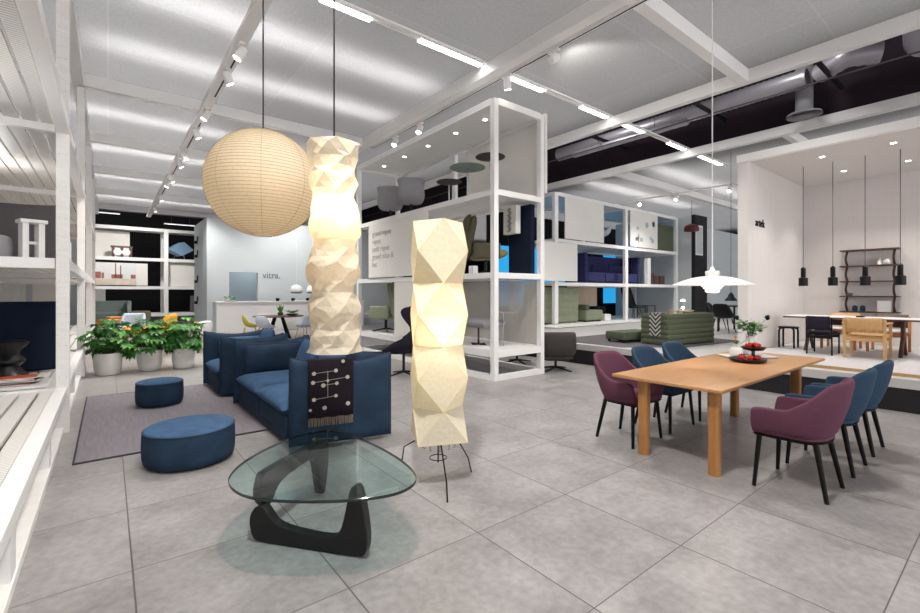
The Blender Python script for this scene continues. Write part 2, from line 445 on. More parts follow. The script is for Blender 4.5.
beam(12.58, 31, 12.2, 12.34, 'farthest white cross beam above the rear shelving', HB, HF)
for y in (-1.2, 2.5, 4.8, 7.6, 15):
    struct('roof_strut', MB().bar((8.94, y, 5.9), (12.42, y, 5.9), .06, .08), 'hall', 'dark strut crossing the open ceiling strip', 'strut')
struct('roof_strut', MB().bar((10.9, -6, 5.62), (10.9, 26, 5.62), .025, .025), 'dgrey', 'thin dark rod along the open ceiling strip', 'strut')

struct('ceiling', MB().box(8.80, 12.6, -8, 38, 7.0, 7.05), 'hallroof', 'black ceiling of the open strip with the ducts')
for x in (8.80, 12.56): struct('ceiling_baffle', MB().box(x, x+.04, -8, 38, HF+.01, 7.0), 'hallroof', 'black light baffle added along the '+('near' if x < 9 else 'far')+' side of the duct strip', 'baffle')  # added to keep light from above the fabric out of the strip
# ducts in the dark strip
def duct(pts, r, lab, rib=.16):
    mb = MB(); P_ = []; rr = []
    pts = [Vector(p) for p in pts]
    for a, b in zip(pts[:-1], pts[1:]):
        n = max(2, int((b-a).length/(rib/2)))
        for k in range(n):
            P_.append(a+(b-a)*k/n); rr.append(r*(1. if k % 2 else .94))
    P_.append(pts[-1]); rr.append(r)
    o = mb.tube(P_, rr, 20).build('air_duct', 'duct', smooth=True); tag(o, lab, 'duct', None)
    for f_ in (.25, .75):
        p = pts[0]+(pts[-1]-pts[0])*f_; MB().cyl((p.x, p.y, p.z+r*.9), (p.x, p.y, 7.0), .008, n=6).build('hanger_rod', 'dgrey', o)
    return o
duct([(11.6, 2.9, 6.05), (11.7, 9.6, 6.05)], .2, 'straight silver spiral duct in the dark ceiling strip', .12)
duct([(11.6, 2.7, 6.05), (11.3, 2.2, 6.1), (11.5, 1.75, 6.05)], .2, 'wrinkled flexible silver duct at the end of the straight duct', .14)
duct([(10.2, .95, 6.2), (11.6, 1.1, 6.1)], .36, 'wide ribbed silver duct stub in the dark ceiling strip', .12)
duct([(11.5, .35, 5.75), (12.3, .1, 5.75)], .34, 'lower wide silver duct close to the booth', .12)
duct([(11.2, 5.2, 5.72), (11.2, 8.6, 5.72)], .09, 'thin silver pipe under the straight duct', .2)
t = thing('air_diffuser', 'round grey ceiling air diffuser hanging in the dark strip', 'diffuser', (12.0, 3.06, 5.38))
MB().lathe([(.16, .04), (.16, 1.63)], 24).build('neck', 'mgrey', t, smooth=True)
MB().lathe([(.33, .0), (.31, .05), (.18, .08), (.18, .04), (.30, -.01)], 32, cap=False).lathe([(.24, -.01), (.22, .02), (.14, .03)], 32, cap=False).lathe([(.16, -.015), (.001, -.015)], 32, cap=False).build('vane', 'mgrey', t, smooth=True)

# strip lights (LED lines hung just under the fabric)
def strip(name, x0, x1, y, z, lit, lab):
    t = thing(name, lab, 'strip light', ((x0+x1)/2, y, z), 0, 'strip lights under the ceiling')
    L = (x1-x0)/2
    MB().box(-L, L, -.06, .06, .02, .056).box(-L, L, -.075, -.06, 0, .056).box(-L, L, .06, .075, 0, .056).build('housing', 'white', t)
    MB().box(-L+.02, L-.02, -.055, .055, .0, .019).build('diffuser', lit, t)
    return t
Zl = 5.37
t = thing('light_rail', 'long white rail carrying the row of strip lights', 'rail', (9., 5.75, Zl+.05))
MB().box(-9.3, 6, -.07, -.02, -.03, .0).box(-9.3, 6, .02, .07, -.03, .0).box(-9.3, 6, -.02, .02, -.012, 0).build('profile', 'white', t)
for x0, x1, lab in ((2.2, 2.95, 'strip light nearest the hanging lamp cords'), (3.75, 5.0, 'strip light on the near side of the long beam'), (5.5, 6.6, 'strip light just past the long beam'),
                    (7.75, 8.7, 'strip light just before the dark ceiling strip'), (9.05, 10.2, 'strip light at the near edge inside the dark strip'), (11.4, 12.3, 'strip light at the far edge inside the dark strip'), (12.9, 14.6, 'strip light beyond the dark ceiling strip')):
    strip('strip_light', x0, x1, 5.78, Zl, 'led', 'bright '+lab)
strip('strip_light', .05, 1.45, 10.78, Zl, 'ledsoft', 'dimmer strip light beside the cross beam next to the tall rack')
strip('strip_light', 1.8, 3.4, 10.78, Zl, 'ledsoft', 'dimmer strip light beside the cross beam behind the sphere lantern')

# track spotlights
GRP = 'spotlights on the ceiling tracks'
def spotlight(loc, aim, lab, lens='lens', grp=GRP):
    t = thing('spotlight', lab, 'spotlight', loc, 0, grp)
    d = Vector(aim).normalized()
    MB().box(-.04, .04, -.10, .10, -.03, 0).build('adapter', 'white', t, bevel=.005)
    MB().cyl((0, 0, -.03), (0, 0, -.09), .015, n=10).build('bracket', 'white', t)
    c = Vector((0, 0, -.13))
    MB().lathe([(.062, 0), (.065, .1), (.055, .19), (.02, .2)], 20).xf(Matrix.Translation(c+d*.1) @ (-d).to_track_quat('Z', 'Y').to_matrix().to_4x4()).build('head', 'white', t, smooth=True)
    MB().cyl(c+d*.095, c+d*.104, .055, n=20).build('lens', lens, t)
    return t
t = thing('light_track', 'white lighting track with spotlights running towards the far shelving', 'light track', (1.52, 0, 5.12))
MB().box(-.085, .085, -2, 26, .0, .08).build('profile', 'white', t, bevel=.004)
for y0, y1 in ((3.4, 5.8), (7.4, 9.3), (10.9, 13.0), (14.6, 16.6), (18, 21)): MB().box(.02, .045, y0, y1, -.003, 0.0).build('slot', 'dark', t)
MB().box(-.02, .02, 10.42, 10.56, .08, .12).box(-.02, .02, 2, 2.1, .08, .3).box(-.02, .02, 21.4, 21.5, .08, .12).build('hanger', 'white', t)
ys = [(280, 3), (235, 77), (220, 97), (194, 135), (192, 148.8), (179.4, 172), (175, 180), (166.6, 194.8), (160, 198.6), (157.5, 210), (149.7, 221)]
for i, (y, sgn) in enumerate([(5.3, 1), (7.1, -1), (8.05, 1), (10.0, -1), (11.3, 1), (13.3, 1), (14.2, 1), (16.3, 1), (17.1, -1), (19.8, 1), (22.6, 1)]):
    spotlight((1.52, y, 5.12), (.55*sgn, .1, -1), ['spotlight nearest the camera', 'spotlight above the sphere lantern cord', 'third spotlight from the camera', 'spotlight just past the cross beam', 'fifth spotlight from the camera', 'sixth spotlight from the camera', 'seventh spotlight from the camera', 'fourth spotlight from the far end', 'third spotlight from the far end', 'second spotlight from the far end', 'spotlight at the far end'][i]+' on the track left of the lantern' if i else 'white spotlight nearest the camera on the track by the lantern')
t = thing('light_track', 'slim lighting track under the long beam above the tower', 'light track', (5.30, 5, HB-.03))
MB().box(-.03, .03, -3, 5.3, 0, .05).build('profile', 'white', t); MB().box(-.012, .012, -3, 5.3, -.003, 0).build('slot', 'dark', t)
for y, aim, lab in ((4.45, (.8, .1, .6), 'spotlight aimed up at the ceiling beyond the long beam'), (5.45, (.3, .2, -1), 'spotlight under the long beam where the strip lights cross'), (8.15, (-.5, -.2, -1), 'glowing spotlight above the upper deck of the tower'), (9.2, (-.5, -.2, -1), 'glowing spotlight nearest the far end of the tower track')):
    spotlight((5.30, y, HB-.03), aim, lab)
t = thing('light_track', 'lighting track above the rear shelving', 'light track', (16.6, 6.5, HB-.03))
MB().box(-.03, .03, -4, 6, 0, .05).build('profile', 'white', t)
for y, aim, lab in ((6.3, (-.5, 0, -1), 'white spotlight nearest the booth above the rear shelving'), (8.1, (-.6, .2, -1), 'middle white spotlight above the rear shelving'), (9.6, (-.7, -.6, -.45), 'brightest spotlight facing forward over the rear shelving')):
    spotlight((16.6, y, HB-.03), aim, lab)

# ================================================================== left grated rack
def deck(parent, x0, x1, y0, y1, z, slat=.115, gap=.025, axis='y', m='grating'):
    mb = MB()
    if axis == 'y':
        x = x0
        while x < x1-.02:
            mb.box(x, min(x+slat, x1), y0, y1, z-.03, z); x += slat+gap
    else:
        y = y0
        while y < y1-.02:
            mb.box(x0, x1, y, min(y+slat, y1), z-.03, z); y += slat+gap
    return mb.build('deck', m, parent, world=True)
rk = thing('display_rack', 'tall white rack with grated decks running away beside the plants', 'display rack', (-1.1, 8.5, 0))
XF, XB = -.343, -2.1
PY = [2.33, 6.43, 10.53, 14.63, 18.73]
for y in PY:
    for x in (XF, XB):
        w = .11
        p = MB().box(x-w+.018, x+.018, y-.05, y+.05, .0, 5.19).build('post', 'white_wood', rk, world=True, bevel=.004)
        if x == XF and y in (6.43, 2.33):
            mb = MB()
            for k in range(13):
                for dx in (-.064, -.010): mb.cyl((x+dx, y-.0505, .6+k*.34), (x+dx, y-.055, .6+k*.34), .0045, n=8)
            mb.build('bolt', 'lgrey', p, world=True)
for z, y0, y1 in ((.49, PY[0]-3, PY[-1]), (1.87, PY[1], PY[-1]), (3.32, PY[0]-1, PY[-1])):
    e_ = .0 if z < 1 else .018; h_ = .085 if z < 1 else .12
    MB().box(XF-.10+e_, XF+e_, y0, y1, z-h_, z).box(XB-.1, XB, y0, y1, z-h_, z).build('rail', 'white', rk, world=True, bevel=.004)
    for y in PY:
        if y0-.1 <= y <= y1:
            MB().box(XB, XF-.10, y-.04, y+.04, z-.11, z).build('cross_rail', 'white', rk, world=True, bevel=.003)
    deck(rk, XB+.01, XF-.11, y0, y1, z-.005 if z > 1 else z-.02)
MB().box(XF-.16, XF-.027, -2, 10.6, .0, .06).build('floor_rail', 'white_wood', rk, world=True, bevel=.004)
for y in (1.4, 3.2, 5.05, 6.75, 8.6, 10.4):
    MB().box(XF-.115, XF-.035, y-.08, y+.08, .06, .405).build('pedestal', 'white', rk, world=True)
# contents of the left rack
t = thing('high_back_seat', 'navy upholstered high back seat seen from behind on the lower deck of the grated rack', 'seat', (-1.2, 8.0, .49))
MB().pad(1.36, .9, .16, (0, 0, .45), e=14, rx=R(90)).build('back_panel', 'navyd', t, smooth=True)
MB().box(-.62, .62, .1, .7, .02, .36).build('seat', 'navyd', t, bevel=.05, smooth=True)
t = thing('turned_stool', 'dark turned wooden stool on the lower deck of the grated rack', 'stool', (-.93, 7.55, .49))
MB().lathe([(r, z*1.25) for r, z in [(.16, 0), (.17, .02), (.10, .09), (.10, .11), (.15, .15), (.15, .17), (.09, .22), (.10, .25), (.17, .31), (.18, .34), (.15, .35)]], 28).build('turned_body', 'lacquer', t, smooth=True)
mags = [('magazine with a red and black cover', '#8c2f2b'), ('magazine with a grey cover', '#8b8684'), ('dark covered magazine', '#3a3638'), ('cream covered magazine', '#cfc6ba'), ('magazine with an orange cover', '#c2512d')]
z = .495
tag(MB().box(-1.1, -.52, 6.62, 7.2, .472, .492).build('folded_cloth', 'ceramic', bevel=.008), 'folded white cloth under the magazines on the grated rack', 'cloth')
for i, (lb, hx) in enumerate(mags):
    m_ = mat('magazine_cover', hx, .35, var=.5, vscale=9)
    c = (-.78+.03*(i % 3-1), 6.9+.03*((i*2) % 3-1)); a = R((-8, 6, -14, 12, 3)[i])
    t = thing('magazine', lb+(', lowest in the pile' if i == 0 else ', topmost in the pile' if i == 4 else ' inside the pile')+' on the grated rack', 'magazine', (c[0], c[1], z), a, 'magazines on the grated rack')
    MB().box(-.15, .15, -.11, .11, .0015, .0135).build('pages', 'book1', t)
    MB().box(-.152, .152, -.112, .112, 0, .0015).box(-.152, .152, -.112, .112, .0135, .015).box(-.154, -.152, -.112, .112, 0, .015).build('cover', m_, t)
    z += .0155
t = thing('grey_screen', 'dark grey upholstered screen on the middle deck of the grated rack', 'screen', (-1.3, 7.9, 1.87))
rows = []
for j in range(9):
    v = j/8
    rows.append([(-.78+1.56*i/20, .12*abs(-1+2*i/20)**3, v*(.80-.05*(1-(-1+2*i/20)**4))) for i in range(21)])
MB().grid(rows).build('upholstery', 'dgrey', t, smooth=True, solid=.06)
t = thing('frame_stool', 'white angular wooden frame stool in front of the dark grey screen', 'stool', (-.70, 7.2, 1.87), R(20))
for x in (-.07, .07):
    MB().box(x-.028, x+.028, -.08, .08, 0, .44).build('side_panel', 'white', t, bevel=.004)
MB().prism([(-.12, -.10), (.12, -.10), (.12, .10), (-.12, .10)], .44, .48).build('top', 'white', t, bevel=.006)
MB().box(-.042, .042, -.02, .02, .2, .23).build('stretcher', 'white', t)
t = thing('round_pouf', 'light grey round upholstered pouf beside the frame stool on the grated rack', 'pouf', (-1.1, 7.25, 1.87))
MB().lathe([(.01, 0), (.20, 0), (.23, .03), (.24, .15), (.23, .26), (.19, .285), (.01, .29)], 32).build('upholstery', 'mgrey', t, smooth=True)
t = thing('wooden_bowl', 'pale wooden bowl on a black plinth behind the dark grey screen', 'bowl', (-1.35, 8.7, 2.62))
MB().lathe([(.05, 0), (.12, .02), (.17, .07), (.16, .07), (.11, .03), (.01, .02)], 24).build('bowl_body', 'birch', t, smooth=True)
tag(MB().box(-2.0, -.9, 8.4, 9.0, 1.875, 2.62).build('display_plinth', 'dark', bevel=.01), 'black display plinth behind the dark grey screen', 'plinth')
t = thing('wooden_crate', 'orange timber crate high up on the grated rack near its second post', 'crate', (-.75, 9.9, 2.35))
for k in range(3): MB().box(-.2, .2, -.15, .15, .02+k*.15, .13+k*.15).build('slat_band', 'rust', t, bevel=.004)
tag(MB().box(-1.2, -.5, 9.5, 10.3, 1.875, 2.37).build('display_plinth', 'white', bevel=.01), 'white display plinth under the orange crate', 'plinth')
# ================================================================== lounge group
t = tag(MB().box(-.23, 1.95, 5.16, 8.33, .0005, .013).build('rug', 'rug'), 'flat grey woven rug under the blue sofas', 'rug')
MB().box(-.245, 1.965, 5.145, 5.16, 0, .014).box(-.245, 1.965, 8.33, 8.345, 0, .014).box(-.245, -.23, 5.16, 8.33, 0, .014).box(1.95, 1.965, 5.16, 8.33, 0, .014).build('binding', mat('dark_binding', '#3a363b', .9), t)
def ottoman(loc, r, h, lab):
    t = thing('ottoman', lab, 'ottoman', loc, 0, 'round blue ottomans')
    z0 = .012
    MB().lathe([(r*.55, z0), (r*.9, z0), (r*.97, z0+.02), (r*1.0, z0+.07), (r*1.01, h*.55), (r*1.0, h*.9), (r*.985, h)], 56).build('body', 'navy', t, smooth=True)
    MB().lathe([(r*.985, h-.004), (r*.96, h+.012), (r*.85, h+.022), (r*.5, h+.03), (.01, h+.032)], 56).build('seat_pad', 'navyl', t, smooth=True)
    for zz in (h-.003,):
        MB().lathe([(r*.985+.006*cos(a), zz+.006*sin(a)) for a in [k*pi/4 for k in range(9)]], 56, cap=False).build('piping', 'pipe', t, smooth=True)
    return t
ottoman((.584, 4.685, 0), .362, .30, 'larger round blue ottoman in front of the rug')
ottoman((.547, 7.205, .013), .27, .30, 'smaller round blue ottoman standing on the rug')

def sofa(name, lab, y0, y1, near_front, near_rear, x0=1.34, xd=.98, seats=2):
    """sofa facing -X; y0 near end, y1 far end"""
    t = thing(name, lab, 'sofa', (x0+xd/2, (y0+y1)/2, 0), 0, 'blue upholstered sofas')
    def panel(a, b, h, th, name='side_panel', dip=.07):
        a, b = Vector(a), Vector(b); L = (b-a).length; ang = math.atan2(b.y-a.y, b.x-a.x)
        o = MB().pad(L, h-.03, th, (0, 0, 0), e=9, dip=dip, rx=R(90), nx=18, ny=14)
        o.xf(Matrix.Translation(((a.x+b.x)/2, (a.y+b.y)/2, .03+(h-.03)/2)) @ Matrix.Rotation(ang, 4, 'Z'))
        p = o.build(name, 'navy', t, smooth=True, world=True)
        # piping along the seam
        n = 18
        pts = []
        for i in range(n+1):
            u = sin((-1+2*i/n)*pi/2); pts.append((u*L/2, 0, (h-.03)/2-dip*(1-u*u)))
        pts = [(-L/2, 0, -(h-.03)/2)]+pts+[(L/2, 0, -(h-.03)/2)]
        q = MB().tube(pts, .008, 6).xf(Matrix.Translation(((a.x+b.x)/2, (a.y+b.y)/2, .03+(h-.03)/2)) @ Matrix.Rotation(ang, 4, 'Z'))
        q.build('piping', 'pipe', p, smooth=True, world=True)
        return p
    panel((x0+.02, near_front), (x0+xd, near_rear), .88, .15)
    panel((x0-.02, y1+.06), (x0+xd, y1+.06), .88, .15)
    panel((x0+xd-.05, min(near_front, near_rear)+.05), (x0+xd-.05, y1+.1), .88, .16, 'back_panel')
    L = (y1-y0-.02)/seats
    MB().box(x0+.02, x0+xd-.1, y0+.08, y1-.02, .03, .10).build('plinth', 'pipe', t, world=True, bevel=.01)
    for k in range(seats):
        ya = y0+.06+k*L; yb = ya+L-.012
        if k == seats-1: yb = y1-.02
        m = MB().box(x0+.03, x0+xd-.14, ya, yb, .05, .29).build('seat_base', 'navy', t, world=True, bevel=.02, smooth=True)
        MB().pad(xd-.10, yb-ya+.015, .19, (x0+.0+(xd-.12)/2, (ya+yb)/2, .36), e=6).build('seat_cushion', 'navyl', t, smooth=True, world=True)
    return t
sofa('sofa', 'blue two seat sofa with a dotted throw over its end', 4.42, 6.5, 4.36, 4.13)
sofa('sofa', 'smaller blue sofa behind the two seat sofa', 7.22, 8.22, 7.15, 7.13, x0=1.24, xd=.95, seats=1)
def cushion(loc, w, h, th, rz, tilt, lab, m='navyl'):
    t = thing('cushion', lab, 'cushion', loc, rz, 'loose blue cushions')
    MB().pad(w, h, th, (0, 0, h/2*cos(tilt)), e=3.2, rx=R(90)-tilt).build('cover', m, t, smooth=True)
    return t
cushion((1.78, 6.36, .44), .72, .36, .18, 0, R(8), 'long dark blue cushion against the far end of the two seat sofa', 'navy')
cushion((2.02, 5.75, .44), .55, .46, .18, R(-90), R(16), 'square blue cushion against the sofa back behind the column lamp')
cushion((2.02, 5.0, .44), .55, .46, .18, R(-90), R(16), 'square blue cushion against the sofa back beside the throw')
cushion((1.72, 8.08, .44), .62, .34, .16, 0, R(8), 'blue cushion against the far end of the smaller sofa', 'navyl')
cushion((1.98, 7.55, .44), .45, .50, .18, R(-90), R(14), 'pale blue cushion on the smaller sofa near its back', 'navyl')

# dotted throw draped over the near end panel
a, b = Vector((1.36, 4.36, 0)), Vector((2.32, 4.13, 0)); dirn = (b-a).normalized(); nrm = Vector((dirn.y, -dirn.x, 0))
t = thing('throw_blanket', 'charcoal throw with pale dots and fringe draped over the sofa end', 'throw', (a+dirn*.36).to_tuple())
S0, S1 = .16, .585
prof = [(-.085, .56), (-.092, .70), (-.075, .815)]+[(-.055+.0275*k, .845+.006*(1-abs(k-2)/2)) for k in range(5)]+[(.078, .81), (.092, .66), (.093, .5), (.092, .38), (.09, .30)]
rows = []
for o_, z in prof:
    rows.append([a+dirn*(S0+(S1-S0)*i/16)+nrm*(o_+.004*sin(i*1.3+z*9))+Vector((0, 0, z)) for i in range(17)])
MB().grid(rows).build('blanket_cloth', 'throw', t, smooth=True, solid=.012, world=True)
mb = MB()
for i in range(34):
    s_ = S0+(S1-S0)*(i+.5)/34; p = a+dirn*s_+nrm*.095
    mb.bar(p+Vector((0, 0, .305)), p+nrm*.006+dirn*random.uniform(-.008, .008)+Vector((0, 0, .225)), .008, .004)
mb.build('fringe', 'fringe', t, world=True)
mb = MB()
def ptz(fx, fz): return a+dirn*(S0+(S1-S0)*fx)+nrm*.106+Vector((0, 0, .30+.54*fz))
for fx, fz, r in ((.12, .80, .022), (.60, .83, .022), (.86, .70, .022), (.10, .64, .022), (.32, .58, .024), (.62, .60, .020), (.12, .34, .022), (.60, .38, .020), (.35, .18, .024), (.87, .22, .024), (.04, .16, .016), (.76, .99, .02), (.42, .66, .016)):
    c = ptz(fx, fz); mb.cyl(c, c+nrm*.002, r*.85, n=16)
for p, q in (((.12, .80), (.60, .83)), ((.42, .83), (.42, .36)), ((.10, .64), (.86, .70)), ((.32, .58), (.62, .60)), ((.12, .34), (.60, .38))):
    mb.bar(ptz(*p), ptz(*q), .003, .003)
mb.build('dot', 'dot', t, world=True)

# ------------------------------------------------------------------ coffee table
GO = [(.54, 2.86), (.58, 2.97), (.66, 3.1), (.8, 3.24), (.94, 3.34), (1.08, 3.42), (1.21, 3.46), (1.33, 3.45), (1.41, 3.39), (1.465, 3.26), (1.49, 3.04), (1.505, 2.81), (1.505, 2.6), (1.49, 2.44), (1.465, 2.31), (1.42, 2.21), (1.36, 2.15), (1.27, 2.115), (1.18, 2.12), (1.09, 2.15), (.99, 2.2), (.89, 2.265), (.78, 2.35), (.69, 2.43), (.61, 2.52), (.56, 2.62), (.535, 2.74)]
def smooth_loop(p, n):
    for _ in range(n):
        q = []
        for i in range(len(p)):
            A, B = p[i], p[(i+1) % len(p)]
            q += [(A[0]*.75+B[0]*.25, A[1]*.75+B[1]*.25), (A[0]*.25+B[0]*.75, A[1]*.25+B[1]*.75)]
        p = q
    return p
GO = smooth_loop(GO, 2)
ct = thing('coffee_table', 'glass topped coffee table on a sculpted black base', 'coffee table', (1.05, 2.8, 0))
cx_, cy_ = 1.05, 2.75
def inset(p, d): return [(cx_+(x-cx_)*(1-d), cy_+(y-cy_)*(1-d)) for x, y in p]
g = MB()
g.loft([[(x, y, .404) for x, y in inset(GO, .006)], [(x, y, .404) for x, y in inset(GO, .9)]], False)
top = g.loft([[(x, y, .421) for x, y in inset(GO, .9)], [(x, y, .421) for x, y in inset(GO, .006)]], False)
g = MB(); n = len(GO)
g.add([(x, y, .404) for x, y in inset(GO, .006)]+[(x, y, .421) for x, y in inset(GO, .006)], [tuple(reversed(range(n))), tuple(range(n, 2*n))])
gt = g.build('glass_top', 'glass', ct, world=True)
MB().loft([[(x, y, z) for x, y in inset(GO, d)] for d, z in ((.006, .404), (.001, .406), (0, .4125), (.001, .419), (.006, .421))], False).build('polished_edge', 'glassedge', gt, smooth=True, world=True)
prof = [(.0, .06), (-.012, .11), (-.002, .165), (.03, .208), (.065, .222), (.10, .207), (.13, .165), (.17, .125), (.24, .105), (.36, .094), (.48, .088), (.545, .095), (.585, .13), (.61, .21), (.63, .31), (.645, .375), (.665, .40), (.695, .40), (.712, .37), (.735, .27), (.752, .16), (.755, .08), (.742, .025), (.71, .0), (.05, .0), (.018, .018)]
def noguchi(A, B, flip, zmax=.404):
    A, B = Vector((A[0], A[1], 0)), Vector((B[0], B[1], 0)); d = (B-A); L = d.length; d.normalize(); nn = Vector((-d.y, d.x, 0))
    pr = smooth_loop(prof, 2)
    k = L/.755
    def P_(s, z, w):
        z = z*zmax/.40
        if flip: z = zmax-z
        return A+d*(s*k)+nn*w+Vector((0, 0, z))
    return MB().loft([[P_(s, z, w) for s, z in pr] for w in (-.031, .031)])
noguchi((.70, 2.93), (1.17, 2.32), False).build('base_leg', 'lacquer', ct, world=True, bevel=.008, seg=3)
noguchi((.715, 2.90), (1.31, 3.33), True).build('base_leg', 'lacquer', ct, world=True, bevel=.008, seg=3)
MB().cyl((.75, 2.885, .17), (.75, 2.885, .235), .008, n=12).build('pivot_rod', 'blackmetal', ct, world=True)

# ------------------------------------------------------------------ paper lamps
def ring(c, r, n, rot, z, jit=0.):
    return [(c[0]+r*cos(rot+2*pi*k/n)*(1+random.uniform(-jit, jit)), c[1]+r*sin(rot+2*pi*k/n)*(1+random.uniform(-jit, jit)), z) for k in range(n)]
# floor lamp: stacked square antiprisms
fl = thing('paper_floor_lamp', 'tall faceted paper floor lamp on thin black wire legs', 'floor lamp', (2.115, 2.98, 0))
view = math.atan2(-2.97, -2.13)+R(12)
zs = [2.078-.25*i for i in range(8)]
mb = MB(); rings = []
for i, z in enumerate(zs):
    R_, rot = (.205, view) if i % 2 == 0 else (.278, view+pi/4)
    rings.append(ring((0, 0), R_, 4, rot, z))
vs = [p for r in rings for p in r]; fs = []
for i in range(7):
    for k in range(4):
        a0, a1 = i*4+k, i*4+(k+1) % 4
        if i % 2 == 0:   # upper ring diamond (vertex at rot), lower flat: lower k sits between upper k and k+1
            b0, bm = (i+1)*4+k, (i+1)*4+(k-1) % 4
            fs += [(a0, b0, bm), (a0, a1, b0)]
        else:            # upper flat (rot+45), lower diamond
            b0, b1 = (i+1)*4+k, (i+1)*4+(k+1) % 4
            fs += [(a0, b1, b0), (a0, a1, b1)]
mb.add(vs, fs); sh = mb.build('lamp_shade', 'paper', fl)
mb = MB()
for f in fs:
    for k in range(3):
        a_, b_ = f[k], f[(k+1) % 3]
        if a_ < b_: mb.tube([Vector(vs[a_])*1.0, Vector(vs[b_])*1.0], .0022, 5)
mb.build('rib_wire', mat('paper_fold', '#e3d3a6', .9), sh)
for px, py in ((1.92, 2.56), (2.09, 3.47), (2.40, 2.87)):
    e = Vector((px-2.13, py-2.97, 0)); d = e.normalized()
    MB().tube([d*.10+Vector((0, 0, .38)), d*.15+Vector((0, 0, .32)), d*(e.length-.03)+Vector((0, 0, .13)), e+Vector((0, 0, .005))], .006, 8).build('leg', 'blackmetal', fl, smooth=True)
MB().lathe([(.15+.004*cos(k*pi/4), .335+.004*sin(k*pi/4)) for k in range(9)], 32, cap=False).lathe([(.07+.004*cos(k*pi/4), .16+.004*sin(k*pi/4)) for k in range(9)], 24, cap=False).cyl((0, 0, .12), (0, 0, 1.12), .006, n=8).build('wire_frame', 'blackmetal', fl, smooth=True)
mb = MB()
for k in range(12):
    an = k*2*pi/12; mb.tube([(.15*cos(an), .15*sin(an), .335), (.15*cos(an), .15*sin(an), .28+random.uniform(-.03, .01)), (.13*cos(an), .13*sin(an), .26)], .0025, 5)
mb.build('hook', 'blackmetal', fl, smooth=True)
MB().ball((0, 0, 1.2), .05).build('bulb', 'bulb', fl, smooth=True)

# hanging column lamp: wavy crumpled tube
d_ = 3.05; l_ = (334-460)/448*d_
cl_loc = (.618*d_+.786*l_, .786*d_-.618*l_, 0)
hl = thing('paper_column_lamp', 'crumpled paper column lamp hanging on a black cord over the coffee table', 'pendant lamp', (cl_loc[0], cl_loc[1], 1.10))
k_ = d_/448
outline = [(0, 26.5), (5, 24), (12, 24.5), (18, 25), (25, 22), (34, 22), (42, 26.5), (50, 25), (58, 20.5), (66, 21), (75, 24.5), (86, 27.5), (94, 25), (102, 21.5), (112, 20.5), (120, 23.5), (130, 26), (138, 24), (147, 21), (158, 20), (166, 22.5), (174, 24.5), (182, 22), (190, 22), (200, 24), (208, 26.5), (211, 25.5)]
rnd = random.Random(3)
def prof_r(v):
    for (a0, r0), (a1, r1) in zip(outline[:-1], outline[1:]):
        if a0 <= v <= a1: return r0+(r1-r0)*(v-a0)/(a1-a0)
    return outline[-1][1]
NS = 12
mb = MB(); rings = []
NR = 35
for i in range(NR+1):
    v = 207*i/NR+(rnd.uniform(-1.6, 1.6) if 0 < i < NR else 0); rr = []
    for k in range(NS):
        an = 2*pi*(k+.5*(i % 2))/NS+rnd.uniform(-.1, .1)
        q = prof_r(min(211, v*211/207))*(1.04 if (k+i//2) % 2 else .93)*rnd.uniform(.96, 1.04)
        sh_ = 1.4*sin(v*.055+1.)
        rr.append(((q*cos(an)+sh_*.8)*k_, q*sin(an)*k_, (v+(rnd.uniform(-1.5, 1.5) if 0 < i < NR else 0))*k_))
    rings.append(rr)
vs = [p for r in rings for p in r]; fs = []
for i in range(NR):
    for k in range(NS):
        a0, a1 = i*NS+k, i*NS+(k+1) % NS
        if i % 2 == 0:
            b0, bm = (i+1)*NS+k, (i+1)*NS+(k-1) % NS
            fs += [(a0, b0, bm), (a0, a1, b0)]
        else:
            b0, b1 = (i+1)*NS+k, (i+1)*NS+(k+1) % NS
            fs += [(a0, b1, b0), (a0, a1, b1)]
mb.add(vs, fs); mb.build('lamp_shade', 'paper2', hl)
ztop = 207*k_
mb = MB()
mb.cyl((0, 0, ztop-.03), (0, 0, ztop+.0), .03, n=16).bar((-.13, 0, ztop-.01), (.13, 0, ztop-.01), .006).bar((0, -.13, ztop-.01), (0, .13, ztop-.01), .006).cyl((0, 0, .70), (0, 0, ztop), .004, n=8)
mb.build('wire_frame', 'blackmetal', hl)
MB().cyl((0, 0, ztop), (0, 0, HF-1.10), .006, n=8).build('cord', 'black', hl)
MB().ball((0, 0, .95), .05).build('bulb', 'bulb', hl, smooth=True)

# sphere lantern
d_ = 4.0; l_ = (263-460)/448*d_; zc = 1.5+(293-184)*d_/448
sl = thing('paper_sphere_lamp', 'large round ribbed paper lantern hanging on a black cord above the sofa', 'pendant lamp', (.618*d_+.786*l_, .786*d_-.618*l_, zc))
Rr = .475
mb = MB(); pr = []
NRB = 46
for i in range(NRB*2+1):
    th = .16+(pi-.32)*i/(NRB*2)
    rr = Rr*(1. if i % 2 == 0 else .993)
    pr.append((rr*sin(th), -rr*.985*cos(th)))
mb.lathe(pr, 72, cap=False); sh = mb.build('lamp_shade', 'paper2', sl, smooth=True)
mb = MB()
for i in range(0, NRB*2+1, 2):
    r_, z_ = pr[i]; mb.lathe([(r_+.0022*cos(a_*pi/2), z_+.0022*sin(a_*pi/2)) for a_ in range(5)], 64, cap=False)
for k in range(8):
    mb.tube([(pr[i][0]*1.002*cos(k*pi/4+.5), pr[i][0]*1.002*sin(k*pi/4+.5), pr[i][1]) for i in range(0, len(pr), 4)], .0016, 4)
mb.build('bamboo_rib', mat('bamboo_rib', '#b79f72', .8), sh)
MB().lathe([(.078+.004*cos(a_*pi/3), -Rr*.975+.004*sin(a_*pi/3)) for a_ in range(7)], 32, cap=False).build('bottom_ring', 'ceramic', sl, smooth=True)
